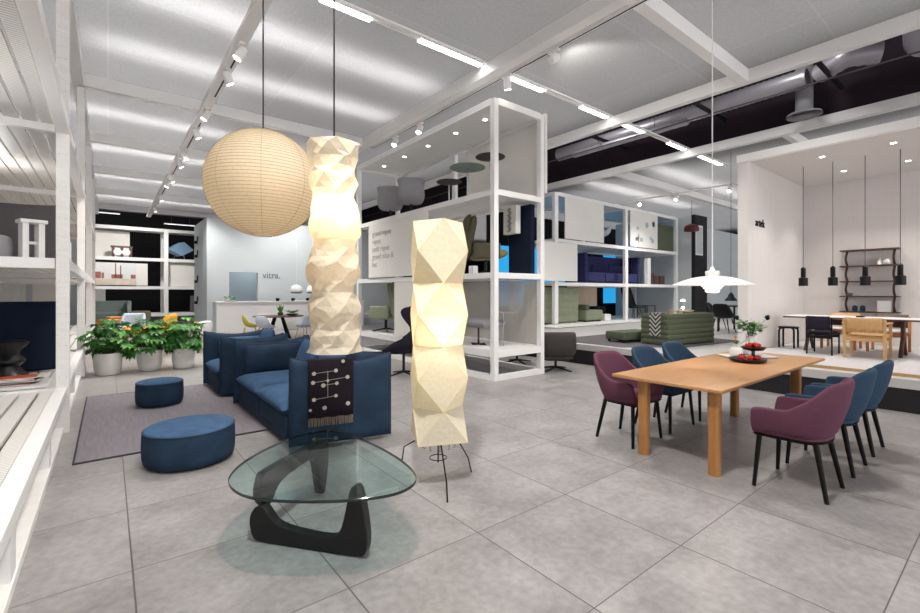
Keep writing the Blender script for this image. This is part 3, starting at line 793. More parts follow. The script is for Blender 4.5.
MB().lathe([(.078+.004*cos(a_*pi/3), Rr*.975+.004*sin(a_*pi/3)) for a_ in range(7)], 32, cap=False).bar((-.08, 0, Rr*.97), (.08, 0, Rr*.97), .006).cyl((0, 0, .06), (0, 0, Rr*.97), .004, n=8).build('wire_frame', 'blackmetal', sl)
MB().cyl((0, 0, Rr*.97), (0, 0, HF-zc), .006, n=8).build('cord', 'black', sl)
MB().ball((0, 0, 0), .05).build('bulb', 'bulb', sl, smooth=True)
WARM = (1, .95, .87)
point('sphere_bulb_light', (sl.location.x, sl.location.y, zc+.0), 8, .05, WARM)
point('column_bulb_light', (cl_loc[0], cl_loc[1], 1.10+.97), 9, .05, WARM)
point('floor_lamp_bulb_light', (2.13, 2.97, 1.20), 13,  .05, WARM)

# ------------------------------------------------------------------ potted plants
def potted(loc, rt, h, n, seed, lab, spread):
    rd = random.Random(seed)
    t = thing('potted_plant', lab, 'potted plant', loc, 0, 'potted plants in white pots')
    MB().lathe([(rt*.72, 0), (rt*.8, .01), (rt*.93, h*.35), (rt, h*.8), (rt*.985, h), (rt*.93, h), (rt*.92, h*.86), (.01, h*.86)], 40).build('pot', 'pot', t, smooth=True)
    MB().lathe([(rt*.91, h*.87), (rt*.5, h*.9), (.01, h*.91)], 24, cap=False).build('soil', 'soil', t, smooth=True)
    lf, st = MB(), MB()
    for c in range(n):
        an = rd.uniform(0, 2*pi); rad = spread*math.sqrt(rd.random()); hh = h+.02+rd.random()*.62*(1-.3*(rad/spread)**2)
        if rd.random() < .12: hh = h-.02+rd.random()*.15; rad = spread*rd.uniform(.75, 1.)
        tip = Vector((rad*cos(an), rad*sin(an), hh))
        st.tube([(rt*.35*cos(an)*rd.random(), rt*.35*sin(an)*rd.random(), h*.88), (rad*.55*cos(an), rad*.55*sin(an), h+(hh-h)*.65), tip], .004, 5)
        tilt = rd.uniform(-.5, 1.3)
        axis = Vector((cos(an), sin(an), -tilt)).normalized()
        side = axis.cross(Vector((0, 0, 1))).normalized(); up = side.cross(axis)
        lf.mat(0 if rd.random() < .68 else 1)
        for k in range(7):
            b = R(-105+35*k+rd.uniform(-6, 6)); dl = axis*cos(b)+side*sin(b)
            L = rd.uniform(.12, .19)*(1 if abs(k-3) < 3 else .7); w = L*.26
            sd = dl.cross(up).normalized()
            droop = up*(-L*.25)
            p0 = tip; p1 = tip+dl*L*.5+up*L*.06; p2 = tip+dl*L+droop
            lf.add([p0, p1+sd*w, p2, p1-sd*w, p1+up*(-.012)], [(0, 1, 4), (1, 2, 4), (2, 3, 4), (3, 0, 4)])
    lf.build('foliage', ['leaf', 'leafl'], t)
    st.build('stem', 'stem', t)
potted((.0, 10.5, 0), .225, .40, 74, 1, 'leafy plant in a white pot nearest the grated rack', .36)
potted((.64, 10.58, 0), .215, .40, 80, 2, 'middle leafy plant in a white pot of the row of three', .36)
potted((1.19, 10.5, 0), .205, .40, 74, 3, 'leafy plant in a white pot nearest the small sofa', .33)
# ================================================================== dining group
dt = thing('dining_table', 'long oiled oak dining table with round edged legs', 'dining table', (5.2, 1.98, 0))
MB().box(3.79, 6.66, 1.495, 2.475, .70, .73).build('tabletop', 'oak', dt, world=True, bevel=.008)
for x, y in ((3.93, 1.605), (3.935, 2.225), (6.0, 1.605), (6.01, 2.225)):
    MB().loft([[(x+sx*(.047 if z > .4 else .044)*((abs(cos(a))**.55)*(1 if cos(a) > 0 else -1)), y+.001+ (.047 if z > .4 else .044)*((abs(sin(a))**.55)*(1 if sin(a) > 0 else -1)), z) for a in [k*pi/12 for k in range(24)] for sx in (1,)] for z in (0, .3, .5, .70)]).build('leg', 'oakleg', dt, world=True, smooth=True)

def shell_chair(m, lab):
    t = thing('dining_armchair', lab, 'armchair', (0, 0, 0), 0, 'upholstered armchairs around the oak table')
    def outl(tt, hw, yb, yf, yc):
        s = 1 if tt > 0 else -1; q = abs(tt)
        if q > .5:
            k = (q-.5)/.5; return (s*hw, yc+(yf-yc)*k)
        an = q/.5*pi/2
        return (s*hw*(sin(an))**.85, yc+(yb-yc)*(cos(an))**.85)
    rows = []
    N = 40
    for j in range(8):
        v = j/7; row = []
        for i in range(N+1):
            tt = -1+2*i/N
            q = abs(tt)
            xb, yb_ = outl(tt, .235, -.20, .24, -.02)
            xt, yt = outl(tt, .292, -.315, .225, -.05)
            sm = min(1, max(0, (.60-q)/.42)); sm = sm*sm*(3-2*sm)
            zt = .625+.02*(1-q)+.225*sm
            if q > .93: zt -= .012*(q-.93)/.07
            bul = .03*sin(pi*v)*(1 if q < .6 else .6)
            x = xb+(xt-xb)*v; y = yb_+(yt-yb_)*v
            n = Vector((x, y+.02, 0)).normalized()
            row.append((x+n.x*bul*.6, y+n.y*bul*.6, .435+(zt-.435)*v))
        rows.append(row)
    sh = MB().grid(rows).build('shell', m, t, smooth=True, solid=.04, sub=1, offset=-1 if False else 0)
    def seat_ol(s):
        return [(x*s, y*s) for x, y in [outl(-1+2*i/24, .245, -.215, .235, -.02) for i in range(25)]]
    sl_ = seat_ol(1.)
    MB().loft([[(x, y, .405) for x, y in seat_ol(.93)], [(x, y, .42) for x, y in sl_], [(x, y, .46) for x, y in sl_], [(x, y, .478) for x, y in seat_ol(.95)], [(x, y, .484) for x, y in seat_ol(.8)]]).build('seat', m, t, smooth=True)
    MB().loft([[(x, y, .392) for x, y in seat_ol(.95)], [(x, y, .408) for x, y in seat_ol(1.0)]]).build('seat_rim', 'chairleg', t)
    for sx in (-1, 1):
        MB().cyl((sx*.225, .19, .40), (sx*.265, .215, 0), .019, .014, n=12).build('leg', 'chairleg', t, smooth=True)
        MB().cyl((sx*.17, -.15, .40), (sx*.215, -.225, 0), .021, .015, n=12).build('leg', 'chairleg', t, smooth=True)
    return t
c0 = shell_chair('plum', 'plum upholstered armchair nearest the camera at the right side of the oak table')
c0.location = (4.225, 1.115, 0)
dup(c0, (4.235, 2.575, 0), pi, 'plum upholstered armchair at the left side of the oak table beside the paper lamp')
T_ = ('plum', 'teal')
dup(c0, (4.975, 1.11, 0), 0, 'blue upholstered armchair next to the plum one on the right side', None, T_)
dup(c0, (5.72, 1.11, 0), 0, 'blue upholstered armchair farthest along the right side of the oak table', None, T_)
dup(c0, (4.98, 2.585, 0), pi, 'blue upholstered armchair next to the plum one on the left side', None, T_)
dup(c0, (5.71, 2.60, 0), pi, 'blue upholstered armchair farthest along the left side of the oak table', None, T_)

# table still life
ZT = .73
t = thing('serving_board', 'white rectangular serving board under the vases on the oak table', 'board', (6.04, 2.10, ZT), R(-38))
MB().box(-.29, .29, -.14, .14, .006, .022).build('board_top', 'marble', t, bevel=.004)
MB().box(-.27, -.25, -.12, .12, 0, .006).box(.25, .27, -.12, .12, 0, .006).build('foot_rail', 'black', t)
vzs = ZT+.022
t = thing('small_vase', 'small white bottle shaped vase on the serving board', 'vase', (5.96, 2.19, vzs))
MB().lathe([(.055, 0), (.07, .01), (.072, .06), (.06, .085), (.03, .10), (.026, .125), (.032, .135), (.024, .135), (.02, .12)], 28).build('vase_body', 'ceramic', t, smooth=True)
t = thing('large_vase', 'larger white round shouldered vase behind the fruit stand', 'vase', (6.16, 2.10, vzs))
MB().lathe([(.06, 0), (.10, .01), (.125, .06), (.125, .10), (.09, .15), (.055, .18), (.05, .215), (.06, .225), (.05, .225), (.043, .19)], 32).build('vase_body', 'ceramic', t, smooth=True)
def bouquet(name, lab, loc, n, h, spread, seed, buds, blob):
    rd = random.Random(seed); t = thing(name, lab, 'flowers', loc)
    st, lf = MB(), MB()
    for k in range(n):
        an = rd.uniform(0, 6.28); r = spread*math.sqrt(rd.random()); tip = Vector((r*cos(an), r*sin(an), h*rd.uniform(.55, 1.)))
        st.tube([(0, 0, -.10), (r*.3*cos(an), r*.3*sin(an), h*.4), tip], .0025, 5)
        for q in range(7):
            b = rd.uniform(0, 6.28); dl = Vector((cos(b), sin(b), rd.uniform(-.4, .7))).normalized(); L = blob*rd.uniform(.7, 1.3)
            sd = dl.cross(Vector((0, 0, 1))).normalized()*L*.3
            lf.mat(rd.randint(0, 1)); base = tip-Vector((0, 0, rd.random()*h*.35))
            lf.add([base, base+dl*L*.5+sd, base+dl*L, base+dl*L*.5-sd], [(0, 1, 2, 3)])
    lf.build('foliage', ['leaf', 'leafl'], t); st.build('stem', 'stem', t)
    for p, r, m_ in buds:
        MB().tube([(0, 0, -.1), (p[0]*.4, p[1]*.4, p[2]*.6), p], .0025, 5).build('stem', 'stem', t)
        mb = MB()
        for k in range(9):
            a_ = k*2.4; el = .3+.13*k; dl = Vector((cos(a_)*cos(el), sin(a_)*cos(el), sin(el)))
            sd = dl.cross(Vector((.1, .2, 1))).normalized()*r*.5
            mb.add([Vector(p), Vector(p)+dl*r*.6+sd, Vector(p)+dl*r*1.2, Vector(p)+dl*r*.6-sd], [(0, 1, 2, 3)])
        mb.ball(p, r*.6, 6).build('flower', m_, t)
    return t
bouquet('large_bouquet', 'green bouquet with two dark thistles in the larger vase', (6.16, 2.10, vzs+.20), 16, .22, .15, 5,
        [((-.15, .10, .24), .035, 'navyd'), ((.17, -.12, .24), .04, 'navyd')], .09)
bouquet('small_bouquet', 'little orange flower sprig in the small vase', (5.96, 2.19, vzs+.12), 5, .07, .05, 9, [((0, .01, .09), .022, 'orange')], .03)
t = thing('fruit_stand', 'black two tier fruit stand on the oak table', 'fruit stand', (5.64, 1.955, ZT), R(-40))
MB().lathe([(.13, 0), (.175, .015), (.185, .04), (.175, .042), (.13, .02), (.01, .018)], 40).build('lower_bowl', 'lacquer', t, smooth=True)
MB().lathe([(.05, .125), (.10, .135), (.125, .165), (.118, .167), (.09, .145), (.01, .14)], 32, (.06, 0, 0)).build('upper_bowl', 'lacquer', t, smooth=True)
MB().cyl((.06, 0, .02), (.06, 0, .13), .018, n=14).build('support', 'lacquer', t)
def apple(loc, lab, r=.036):
    t = thing('apple', lab, 'apple', loc, random.uniform(0, 6), 'red apples on the fruit stand')
    MB().lathe([(.004, -r*.78), (r*.45, -r*.88), (r*.85, -r*.5), (r, .05*r), (r*.93, r*.5), (r*.6, r*.82), (r*.25, r*.80), (.003, r*.62)], 20).build('flesh', 'red', t, smooth=True)
    MB().tube([(0, 0, r*.6), (.004, 0, r*1.15)], .002, 6).build('stalk', 'walnut', t)
ca, sa = cos(R(-40)), sin(R(-40))
for i, (lx, ly, lz, lab) in enumerate([(-.10, -.05, .052, 'red apple at the left edge of the lower bowl'), (-.03, -.09, .052, 'red apple at the front of the lower bowl'), (-.05, .03, .052, 'red apple at the back of the lower bowl'), (.05, -.10, .052, 'red apple with a pale bloom at the right of the lower bowl'),
                                       (.02, .02, .18, 'red apple at the left of the upper bowl'), (.09, -.03, .18, 'red apple at the front of the upper bowl'), (.10, .04, .18, 'red apple at the back of the upper bowl')]):
    apple((5.64+lx*ca-ly*sa, 1.955+lx*sa+ly*ca, ZT+lz), lab)

# pendant over the table
pl = thing('pendant_lamp', 'white wide brimmed pendant lamp hanging over the oak table', 'pendant lamp', (4.84, 2.0, 1.585))
MB().lathe([(.055, .088), (.12, .082), (.20, .066), (.28, .040), (.345, .012), (.372, -.002), (.372, -.007), (.30, .022), (.2, .055), (.055, .075)], 56, cap=False).build('wide_shade', 'shade', pl, smooth=True)
MB().lathe([(.10, -.004), (.098, -.022), (.07, -.026), (.07, -.004)], 40, cap=False).lathe([(.085, -.028), (.082, -.042), (.06, -.046)], 40, cap=False).lathe([(.066, .07), (.066, -.072), (.045, -.08), (.01, -.082)], 40, cap=False).build('lower_shade', emat('lit_white_shade', '#fff6e8', .8), pl, smooth=True)
MB().lathe([(.062, .085), (.066, .135), (.055, .14), (.055, .09)], 32, cap=False).build('crown_ring', 'shade', pl, smooth=True)
MB().lathe([(.045, .07), (.045, .13), (.02, .15), (.012, .18)], 24).build('socket', emat('lit_socket', '#fff3df', .7), pl, smooth=True)
MB().cyl((0, 0, .18), (0, 0, HF-1.585), .006, n=8).build('cord', 'shade', pl)
point('table_pendant_light', (4.84, 2.0, 1.42), 5, .06, (1, .88, .72))

# ================================================================== platform and booth
ZP = .42
struct('platform', MB().box(7.85, 32, -8, 10.2, .30, ZP), mat('platform_grey', '#b7b4b2', .5, var=.06, vscale=2, bump=.05, bscale=30), 'raised grey platform under the booth and green sofa', 'platform', bevel=.004)
struct('platform_riser', MB().box(7.87, 32, -8, 10.15, 0, .30), 'dark', 'dark recessed riser under the raised platform', 'riser')
ZB = .46
struct('booth_floor', MB().box(8.08, 13.5, -6, 3.05, ZP, ZB), mat('pale_booth_floor', '#c5c2c3', .45, var=.05, vscale=4, stretch=(1, 6, 1)), 'pale floor of the open booth', 'floor')
struct('booth_floor_edge', MB().box(8.05, 8.08, -6, 3.05, ZP, ZB+.002), 'pine', 'pine edge strip of the booth floor', 'floor edge')
struct('wall_left', MB().box(8.88, 12.2, 3.08, 3.24, ZP, 3.93), 'booth', 'white side wall of the open booth')
struct('wall_end', MB().box(12.08, 12.24, -6, 3.08, ZB, 3.93), 'booth', 'white planked back wall of the open booth')
struct('ceiling', MB().box(8.96, 12.2, -6, 3.08, 3.83, 3.93), 'booth', 'white ceiling of the open booth')
struct('trim_1', MB().box(8.86, 8.96, -6, 3.25, 3.83, 3.96), 'white', 'white fascia along the booth front')
t = thing('booth_sign', 'small black lettering on the white side wall of the booth', 'sign', (9.22, 3.075, 2.72))
text('artek', .21, 'lettering', 'black', (9.22, 3.075, 2.72), (R(90), 0, 0), t, .01)
for x, y, lab in ((9.61, 2.2, 'downlight nearest the booth corner'), (11.05, 2.2, 'downlight nearest the booth back corner'), (9.59, 1.31, 'downlight above the wooden chairs'), (11.09, 1.33, 'downlight in front of the wall shelf')):
    t = thing('downlight', 'small round '+lab, 'downlight', (x, y, 3.83), 0, 'downlights in the booth ceiling')
    MB().lathe([(.04, -.004), (.055, -.004), (.055, 0), (.04, 0)], 24, cap=False).build('bezel', 'white', t); MB().cyl((0, 0, -.003), (0, 0, 0), .036, n=20).build('lens', 'lens', t)
    spot('booth_spot', (x, y, 3.80), (x+.1, y, .4), 75, 95, .8, .05, (1, .95, .88))
for y, lab in ((2.59, 'first black pendant from the booth side wall'), (2.16, 'second black pendant from the booth side wall'), (1.73, 'third black pendant, hanging before the wall shelf'), (1.30, 'fourth black pendant, at the right end of the wall shelf')):
    t = thing('black_pendant', lab, 'pendant lamp', (10.1, y, 1.63), 0, 'black cylinder pendants over the booth table')
    MB().lathe([(.064, .0), (.070, .0), (.070, .145), (.03, .16), (.06, .14), (.063, .005)], 28, cap=False).build('lower_shade', 'black', t, smooth=True)
    MB().lathe([(.033, .155), (.037, .16), (.037, .325), (.02, .34), (.01, .35)], 24).build('upper_cylinder', 'black', t, smooth=True)
    MB().cyl((0, 0, .34), (0, 0, 2.2), .006, n=8).build('cord', 'dgrey', t)
# wall shelf
ws = thing('wall_shelf', 'dark wooden wall shelf with five boards on curved brackets', 'wall shelf', (12.07, 1.97, 1.0))
SZ = [1.12, 1.43, 1.73, 2.04, 2.36]
for z in SZ: MB().box(11.80, 12.07, 1.54, 2.42, z-.012, z+.012).build('board', 'walnut', ws, world=True, bevel=.003)
for y in (1.62, 2.33):
    pts = []
    for k in range(len(SZ)-1):
        z0, z1 = SZ[k]+.012, SZ[k+1]-.012
        for q in range(7):
            f_ = q/7; pts.append((12.0-.13*sin(pi*f_), y, z0+(z1-z0)*f_))
    MB().tube(pts+[(12.0, y, SZ[-1]-.013)], .02, 8).build('bracket', 'walnut', ws, world=True, smooth=True)
tag(MB().lathe([(.03, 0), (.06, .02), (.07, .08), (.04, .12), (.035, .12)], 20, (11.95, 1.72, 2.052)).build('white_bowl', 'ceramic', smooth=True), 'white ceramic bowl on the second board from the top of the wall shelf', 'bowl')
tag(MB().lathe([(.02, 0), (.04, .01), (.035, .09), (.015, .11), (.015, .14)], 20, (11.95, 1.83, 2.052)).build('white_bottle', 'ceramic', smooth=True), 'white bottle beside the white bowl on the wall shelf', 'bottle')
tag(MB().box(11.90, 11.93, 1.66, 1.86, 1.132, 1.35).build('picture_card', 'ceramic'), 'white card leaning on the lowest board of the wall shelf', 'card')
for i in range(2): tag(MB().lathe([(.03, 0), (.045, .02), (.04, .10), (.015, .12)], 18, (11.93, 2.2-.12*i, 1.132)).build('dark_jar', 'teal', smooth=True), ('taller' if i else 'first')+' dark jar on the lowest board of the wall shelf, '+('right' if i else 'left')+' of the pair', 'jar')
tag(MB().lathe([(.03, 0), (.05, .02), (.05, .05), (.03, .06)], 18, (11.93, 2.28, 1.442)).build('green_pot', 'green', smooth=True), 'small green pot on the fourth board from the top of the wall shelf', 'pot')
# booth table
bt = thing('trestle_table', 'long white topped table on dark trestle legs in the booth', 'table', (10.2, 1.95, ZB))
MB().box(9.85, 10.55, 1.05, 2.82, 1.055, 1.085).build('tabletop', mat('white_laminate', '#dcdad8', .4), bt, world=True, bevel=.004)
MB().box(9.84, 10.56, 1.04, 2.83, 1.05, 1.075).build('edge_band', 'walnut', bt, world=True)
for y in (1.28, 2.52):
    MB().bar((10.2, y, 1.05), (10.2, y, .75), .11, .05).bar((10.2, y, .8), (9.95, y, ZB), .05).bar((10.2, y, .8), (10.45, y, ZB), .05).build('trestle', 'walnut', bt, world=True, bevel=.004)
MB().bar((10.2, 1.28, .98), (10.2, 2.52, .98), .04, .10).build('stretcher', 'walnut', bt, world=True)
for k, (y, lb, w) in enumerate(((2.35, 'open white book on the booth table left of the other', .2), (2.05, 'open white book on the booth table beside a dark tray', .22))):
    tag(MB().box(10.0, 10.0+w, y-.16, y+.16, 1.0855, 1.10).build('open_book', 'ceramic', bevel=.003), lb, 'book')
tag(MB().box(10.05, 10.2, 1.75, 1.84, 1.0855, 1.11).build('dark_tray', 'black', bevel=.004), 'small dark tray on the booth table', 'tray')
def wood_chair(loc, rz, lab, frame, seatm, backm, arms=True, grp='chairs around the booth table', lw=.04):
    t = thing('wooden_chair', lab, 'chair', loc, rz, grp)
    w, d = (.24 if lw > .03 else .17), .22
    for sx in (-1, 1):
        MB().bar((sx*w, d, 0), (sx*w, d, .56 if arms else .36), lw).build('leg', frame, t, bevel=.004)
        MB().bar((sx*w, -d, 0), (sx*w, -d-.03, .62), lw).build('leg', frame, t, bevel=.004)
        if arms: MB().box(sx*w-.03, sx*w+.03, -d-.05, d+.04, .545, .57).build('armrest', frame, t, bevel=.008)
    MB().box(-w, w, -d, d, .33, .355).bar((-w, d, .30), (w, d, .30), .025, .05).bar((-w, -d, .30), (w, -d, .30), .025, .05).build('seat_frame', frame, t, bevel=.004)
    MB().pad(w*1.9, d*1.95, .05, (0, 0, .37), e=8).build('seat', seatm, t, smooth=True)
    rows = []
    for j in range(4): rows.append([((-.92+1.84*i/14)*w, -d-.02-.05*(1-(-1+2*i/14)**2)-.02*j, .42+.23*j/3) for i in range(15)])
    b = MB().grid(rows).build('backrest', backm, t, solid=.015, smooth=True)
    mb = MB()
    for i in range(8): x = -.19+.38*i/7; mb.box(x-.004, x+.004, -d-.045-.05*(1-(x/.22)**2), -d-.035-.05*(1-(x/.22)**2), .43, .64)
    if arms: mb.build('groove', 'rust', b)
    return t
wood_chair((9.62, 1.62, ZB), R(-90), 'honey birch armchair with slatted back facing the booth table', 'birch', 'birch', 'birch')
wood_chair((9.66, 2.2, ZB), R(-90), 'black chair with a curved low back facing the booth table', 'black', 'aub', 'aub', False, lw=.022)
wood_chair((10.85, 2.2, ZB), R(90), 'reddish wooden chair behind the booth table beside the trestle', 'rust', 'ceramic', 'birch', False)
wood_chair((10.85, 1.55, ZB), R(90), 'reddish wooden chair with a white seat behind the booth table', 'rust', 'ceramic', 'walnut', False)
def stool(loc, h, r, lab, stretcher):
    t = thing('round_stool', lab, 'stool', loc, 0, 'black stools in the booth')
    MB().lathe([(.01, h-.03), (r, h-.03), (r+.005, h-.015), (r, h), (.01, h)], 28).build('seat', 'black', t, smooth=True)
    for k in range(4):
        a = pi/4+k*pi/2
        MB().tube([(r*.7*cos(a), r*.7*sin(a), h-.03), (r*.98*cos(a), r*.98*sin(a), h-.045), (r*1.05*cos(a), r*1.05*sin(a), h-.09), (r*1.05*cos(a), r*1.05*sin(a), 0)], .017, 8).build('leg', 'black', t, smooth=True)
    if stretcher: MB().lathe([(r*1.02+.012*cos(k*pi/3), h*.4+.012*sin(k*pi/3)) for k in range(7)], 28, cap=False).build('foot_ring', 'black', t, smooth=True)
stool((10.25, 2.86, ZB), .40, .16, 'low black round stool beside the booth side wall', False)
stool((10.9, .98, ZB), .60, .16, 'tall black bar stool at the right end of the booth table', True)

# ------------------------------------------------------------------ green sofa group on the platform
def channel(mb, L, d, h, n, x0, y0, z0):   # upholstered block with horizontal channels
    ol = []
    for k in range(n):
        za = z0+h*k/n; zb = z0+h*(k+1)/n
        for f_ in (0, .15, .5, .85): ol.append((.014*math.sqrt(max(0, sin(pi*f_))), za+(zb-za)*f_))
    pts = [(o, z) for o, z in ol]
    lp = []
    for o, z in pts: lp.append([(x0-o, y0-o, z), (x0+L+o, y0-o, z), (x0+L+o, y0+d+o, z), (x0-o, y0+d+o, z)])
    lp.append([(x0, y0, z0+h), (x0+L, y0, z0+h), (x0+L, y0+d, z0+h), (x0, y0+d, z0+h)])
    return mb.loft(lp)
gs = thing('green_sofa', 'moss green sofa with horizontal channels seen from behind on the platform', 'sofa', (8.97, 4.47, ZP), R(-8))
channel(MB(), 1.30, .14, .63, 6, 0, 0, .02).build('back_panel', 'green', gs, smooth=False, bevel=.01)
channel(MB(), .13, .62, .63, 6, -.135, .0, .02).build('side_panel', 'green', gs, bevel=.01)
channel(MB(), .13, .62, .63, 6, 1.31, .0, .02).build('side_panel', 'green', gs, bevel=.01)
MB().box(0, 1.3, .15, .62, .03, .30).build('seat', 'green', gs, bevel=.03, smooth=True)
MB().box(.0, 1.2, .05, .6, .0, .02).build('plinth', 'dark', gs)
th = thing('chevron_throw', 'black and white chevron throw over the end of the green sofa', 'throw', (8.86, 4.60, ZP), R(-8))
MB().grid([[(xo, y, z) for y in [.02+.26*k/6 for k in range(7)]] for xo, z in ((.13, .50), (.125, .66), (.10, .672), (.0, .674), (-.045, .672), (-.062, .64), (-.064, .45), (-.064, .2))]).build('blanket_cloth', 'chevron', th, solid=.008)
t = thing('green_ottoman', 'long moss green ottoman beside the green sofa', 'ottoman', (9.05, 5.55, ZP), R(-8))
channel(MB(), .95, .5, .18, 1, -.35, -.25, .06).build('body', 'green', t, bevel=.02)
for sx, sy in ((-.3, -.2), (.55, -.2), (-.3, .2), (.55, .2)): MB().box(sx-.02, sx+.02, sy-.02, sy+.02, 0, .06).build('foot', 'dark', t)
tag(MB().prism([(8.05, 6.9), (8.0, 5.0), (9.0, 4.2), (11.2, 4.0), (11.6, 6.0), (11, 6.8)], ZP, ZP+.008).build('dark_rug', mat('dark_rug', '#5d585a', .95, var=.1, vscale=6)), 'dark grey rug under the green sofa', 'rug')
t = thing('console_table', 'narrow pale console table behind the green sofa', 'table', (11.3, 5.42, ZP), R(-8))
MB().box(-.35, .35, -.15, .15, .63, .65).build('tabletop', 'birch', t)
for sx in (-.3, .3):
    for sy in (-.12, .12): MB().box(sx-.015, sx+.015, sy-.015, sy+.015, 0, .63).build('leg', 'birch', t)
t = thing('table_lamp', 'glowing table lamp on the console behind the green sofa', 'table lamp', (11.42, 5.42, ZP+.65))
MB().lathe([(.05, 0), (.05, .01), (.01, .015)], 20).build('base', 'chrome', t); MB().cyl((0, 0, .01), (0, 0, .26), .006, n=8).build('pole', 'chrome', t)
MB().ball((0, 0, .06), .03).build('bulb', emat('lamp_glow', '#fff0d0', 30), t, smooth=True)
MB().lathe([(.07, .22), (.04, .27), (.01, .28)], 24, cap=False).build('lamp_shade', emat('lamp_shade_glow', '#ffe9cf', 2.), t, smooth=True)
# dark mesh chair behind
def lounge(loc, rz, lab, m, rows_, h, leg='star', grp=None, name='lounge_chair', seatm=None, sc_=1.):
    t = thing(name, lab, 'lounge chair', loc, rz, grp)
    g = []
    for y, z, hw, dy, dz in rows_:
        g.append([(hw*sc_*sin((-1+2*i/16)*pi/2), (y+dy*abs(-1+2*i/16)**3)*sc_, (z+dz*abs(-1+2*i/16)**3)*sc_) for i in range(17)])
    MB().grid(g).build('shell', m, t, smooth=True, solid=.05*sc_, sub=1)
    if seatm: MB().pad(.5*sc_, .5*sc_, .12*sc_, (0, .06*sc_, (h+.05)*sc_), e=5).build('seat_cushion', seatm, t, smooth=True)
    hh = (h-.02)*sc_
    if leg == 'star':
        MB().cyl((0, 0, .05), (0, 0, hh), .025, n=12).build('column', 'blackmetal', t)
        for k in range(4):
            a = pi/4+k*pi/2; MB().tube([(0, 0, .075), (.3*sc_*cos(a), .3*sc_*sin(a), .02)], [.022, .012], 8).build('leg', 'blackmetal', t, smooth=True)
    else:
        for sx in (-1, 1):
            for sy in (-1, 1): MB().cyl((sx*.15*sc_, sy*.15*sc_, hh), (sx*.23*sc_, sy*.23*sc_, 0), .016, .012, n=8).build('leg', leg, t)
    return t
TUB = [(.30, .40, .29, 0, .12), (.1, .37, .31, 0, .22), (-.14, .40, .31, .06, .22), (-.26, .52, .30, .22, .10), (-.30, .66, .29, .22, .0), (-.31, .78, .27, .16, -.02)]
WING = [(.34, .42, .27, 0, .05), (.12, .39, .31, 0, .20), (-.12, .42, .33, .08, .22), (-.24, .58, .32, .26, .12), (-.27, .78, .24, .07, .0), (-.29, .94, .28, .22, .0), (-.31, 1.06, .32, .33, .0), (-.34, 1.16, .33, .36, .0), (-.37, 1.22, .30, .30, -.03)]
HIGH = [(.32, .38, .26, 0, .03), (.08, .35, .27, 0, .04), (-.16, .38, .27, .05, .03), (-.24, .55, .26, .08, 0), (-.32, .85, .25, .06, 0), (-.38, 1.08, .23, .04, 0)]
SHELL = [(.22, .42, .22, 0, .03), (.05, .40, .23, 0, .10), (-.12, .43, .24, .03, .14), (-.19, .55, .23, .12, .05), (-.22, .70, .20, .08, 0), (-.23, .80, .15, .03, -.02)]
def recliner(loc, rz, lab, m, seatm, sc_=1.):
    t = thing('recliner', lab, 'lounge chair', loc, rz, None)
    S_ = lambda mb: mb.xf(Matrix.Scale(sc_, 4))
    S_(MB().pad(.58, .82, .17, (0, -.34, .70), e=6, rx=R(78))).build('backrest', m, t, smooth=True)
    S_(MB().pad(.50, .30, .12, (0, -.37, .98), e=4, rx=R(80))).build('headrest', m, t, smooth=True)
    S_(MB().pad(.58, .64, .17, (0, .06, .38), e=6, rx=R(6))).build('seat_cushion', seatm, t, smooth=True)
    for sx in (-1, 1): S_(MB().pad(.52, .30, .08, (sx*.31, -.04, .44), e=7, rx=R(90), rz=R(90))).build('side_panel', m, t, smooth=True)
    S_(MB().cyl((0, 0, .05), (0, 0, .32), .03, n=12)).build('column', 'blackmetal', t)
    for k in range(4):
        a = pi/4+k*pi/2; S_(MB().tube([(0, 0, .075), (.3*cos(a), .3*sin(a), .02)], [.022, .012], 8)).build('leg', 'blackmetal', t, smooth=True)
    return t
wc = lounge((4.24, 7.06, 0), R(52), 'tall dark aubergine wing chair beside the tower', 'aub', WING, .40, 'star', seatm='aub', name='wing_chair', sc_=1.05)
LOW = [(y, (z-.40)*1.25+.2, hw, dy, dz) for y, z, hw, dy, dz in TUB]
sw = lounge((6.82, 5.68, 0), R(-38), 'dark taupe swivel armchair seen from behind beyond the tower', 'brown', LOW, .18, 'star', 'swivel armchairs behind the tower', seatm='brown', name='swivel_chair', sc_=1.16)
dup(sw, (6.9, 6.8, 0), R(120), 'grey swivel armchair partly hidden by the white scrim of the tower', None, ('brown', 'dgrey'))
# ================================================================== open display tower
tw = thing('display_tower', 'open white three level display tower in the centre', 'display rack', (5.7, 8.2, 0))
TX0, TX1, TY0, TY1 = 5.12, 6.28, 5.58, 10.8
for x, y in ((TX0, TY0), (TX1, TY0), (TX0, TY1), (TX1, TY1), (TX1, 8.2)):
    MB().box(x, x+.10, y-.0, y+.10, 0, 4.80).build('post', 'white', tw, world=True, bevel=.004)
for z, h in ((.10, .10), (.52, .12), (1.85, .10), (3.27, .10), (4.82, .12)):
    MB().box(TX0-.002, TX0+.09, TY0+.1, TY1, z-h, z).build('rail', 'white', tw, world=True, bevel=.003)
    MB().box(TX1+.012, TX1+.102, TY0+.1, TY1, z-h, z).build('rail', 'white', tw, world=True, bevel=.003)
    MB().box(TX0+.1, TX1, TY0-.001, TY0+.09, z-h, z).build('rail', 'white', tw, world=True, bevel=.003)
    MB().box(TX0+.1, TX1, TY1+.0, TY1+.09, z-h, z).build('rail', 'white', tw, world=True, bevel=.003)
for z in (.51, 1.84, 3.26): deck(tw, TX0+.1, TX1, TY0+.1, TY1, z, .1, .03, 'x', 'white')
MB().box(TX0+.09, TX1+.01, TY0+.09, TY1, 4.74, 4.80).build('top_panel', 'white', tw, world=True)
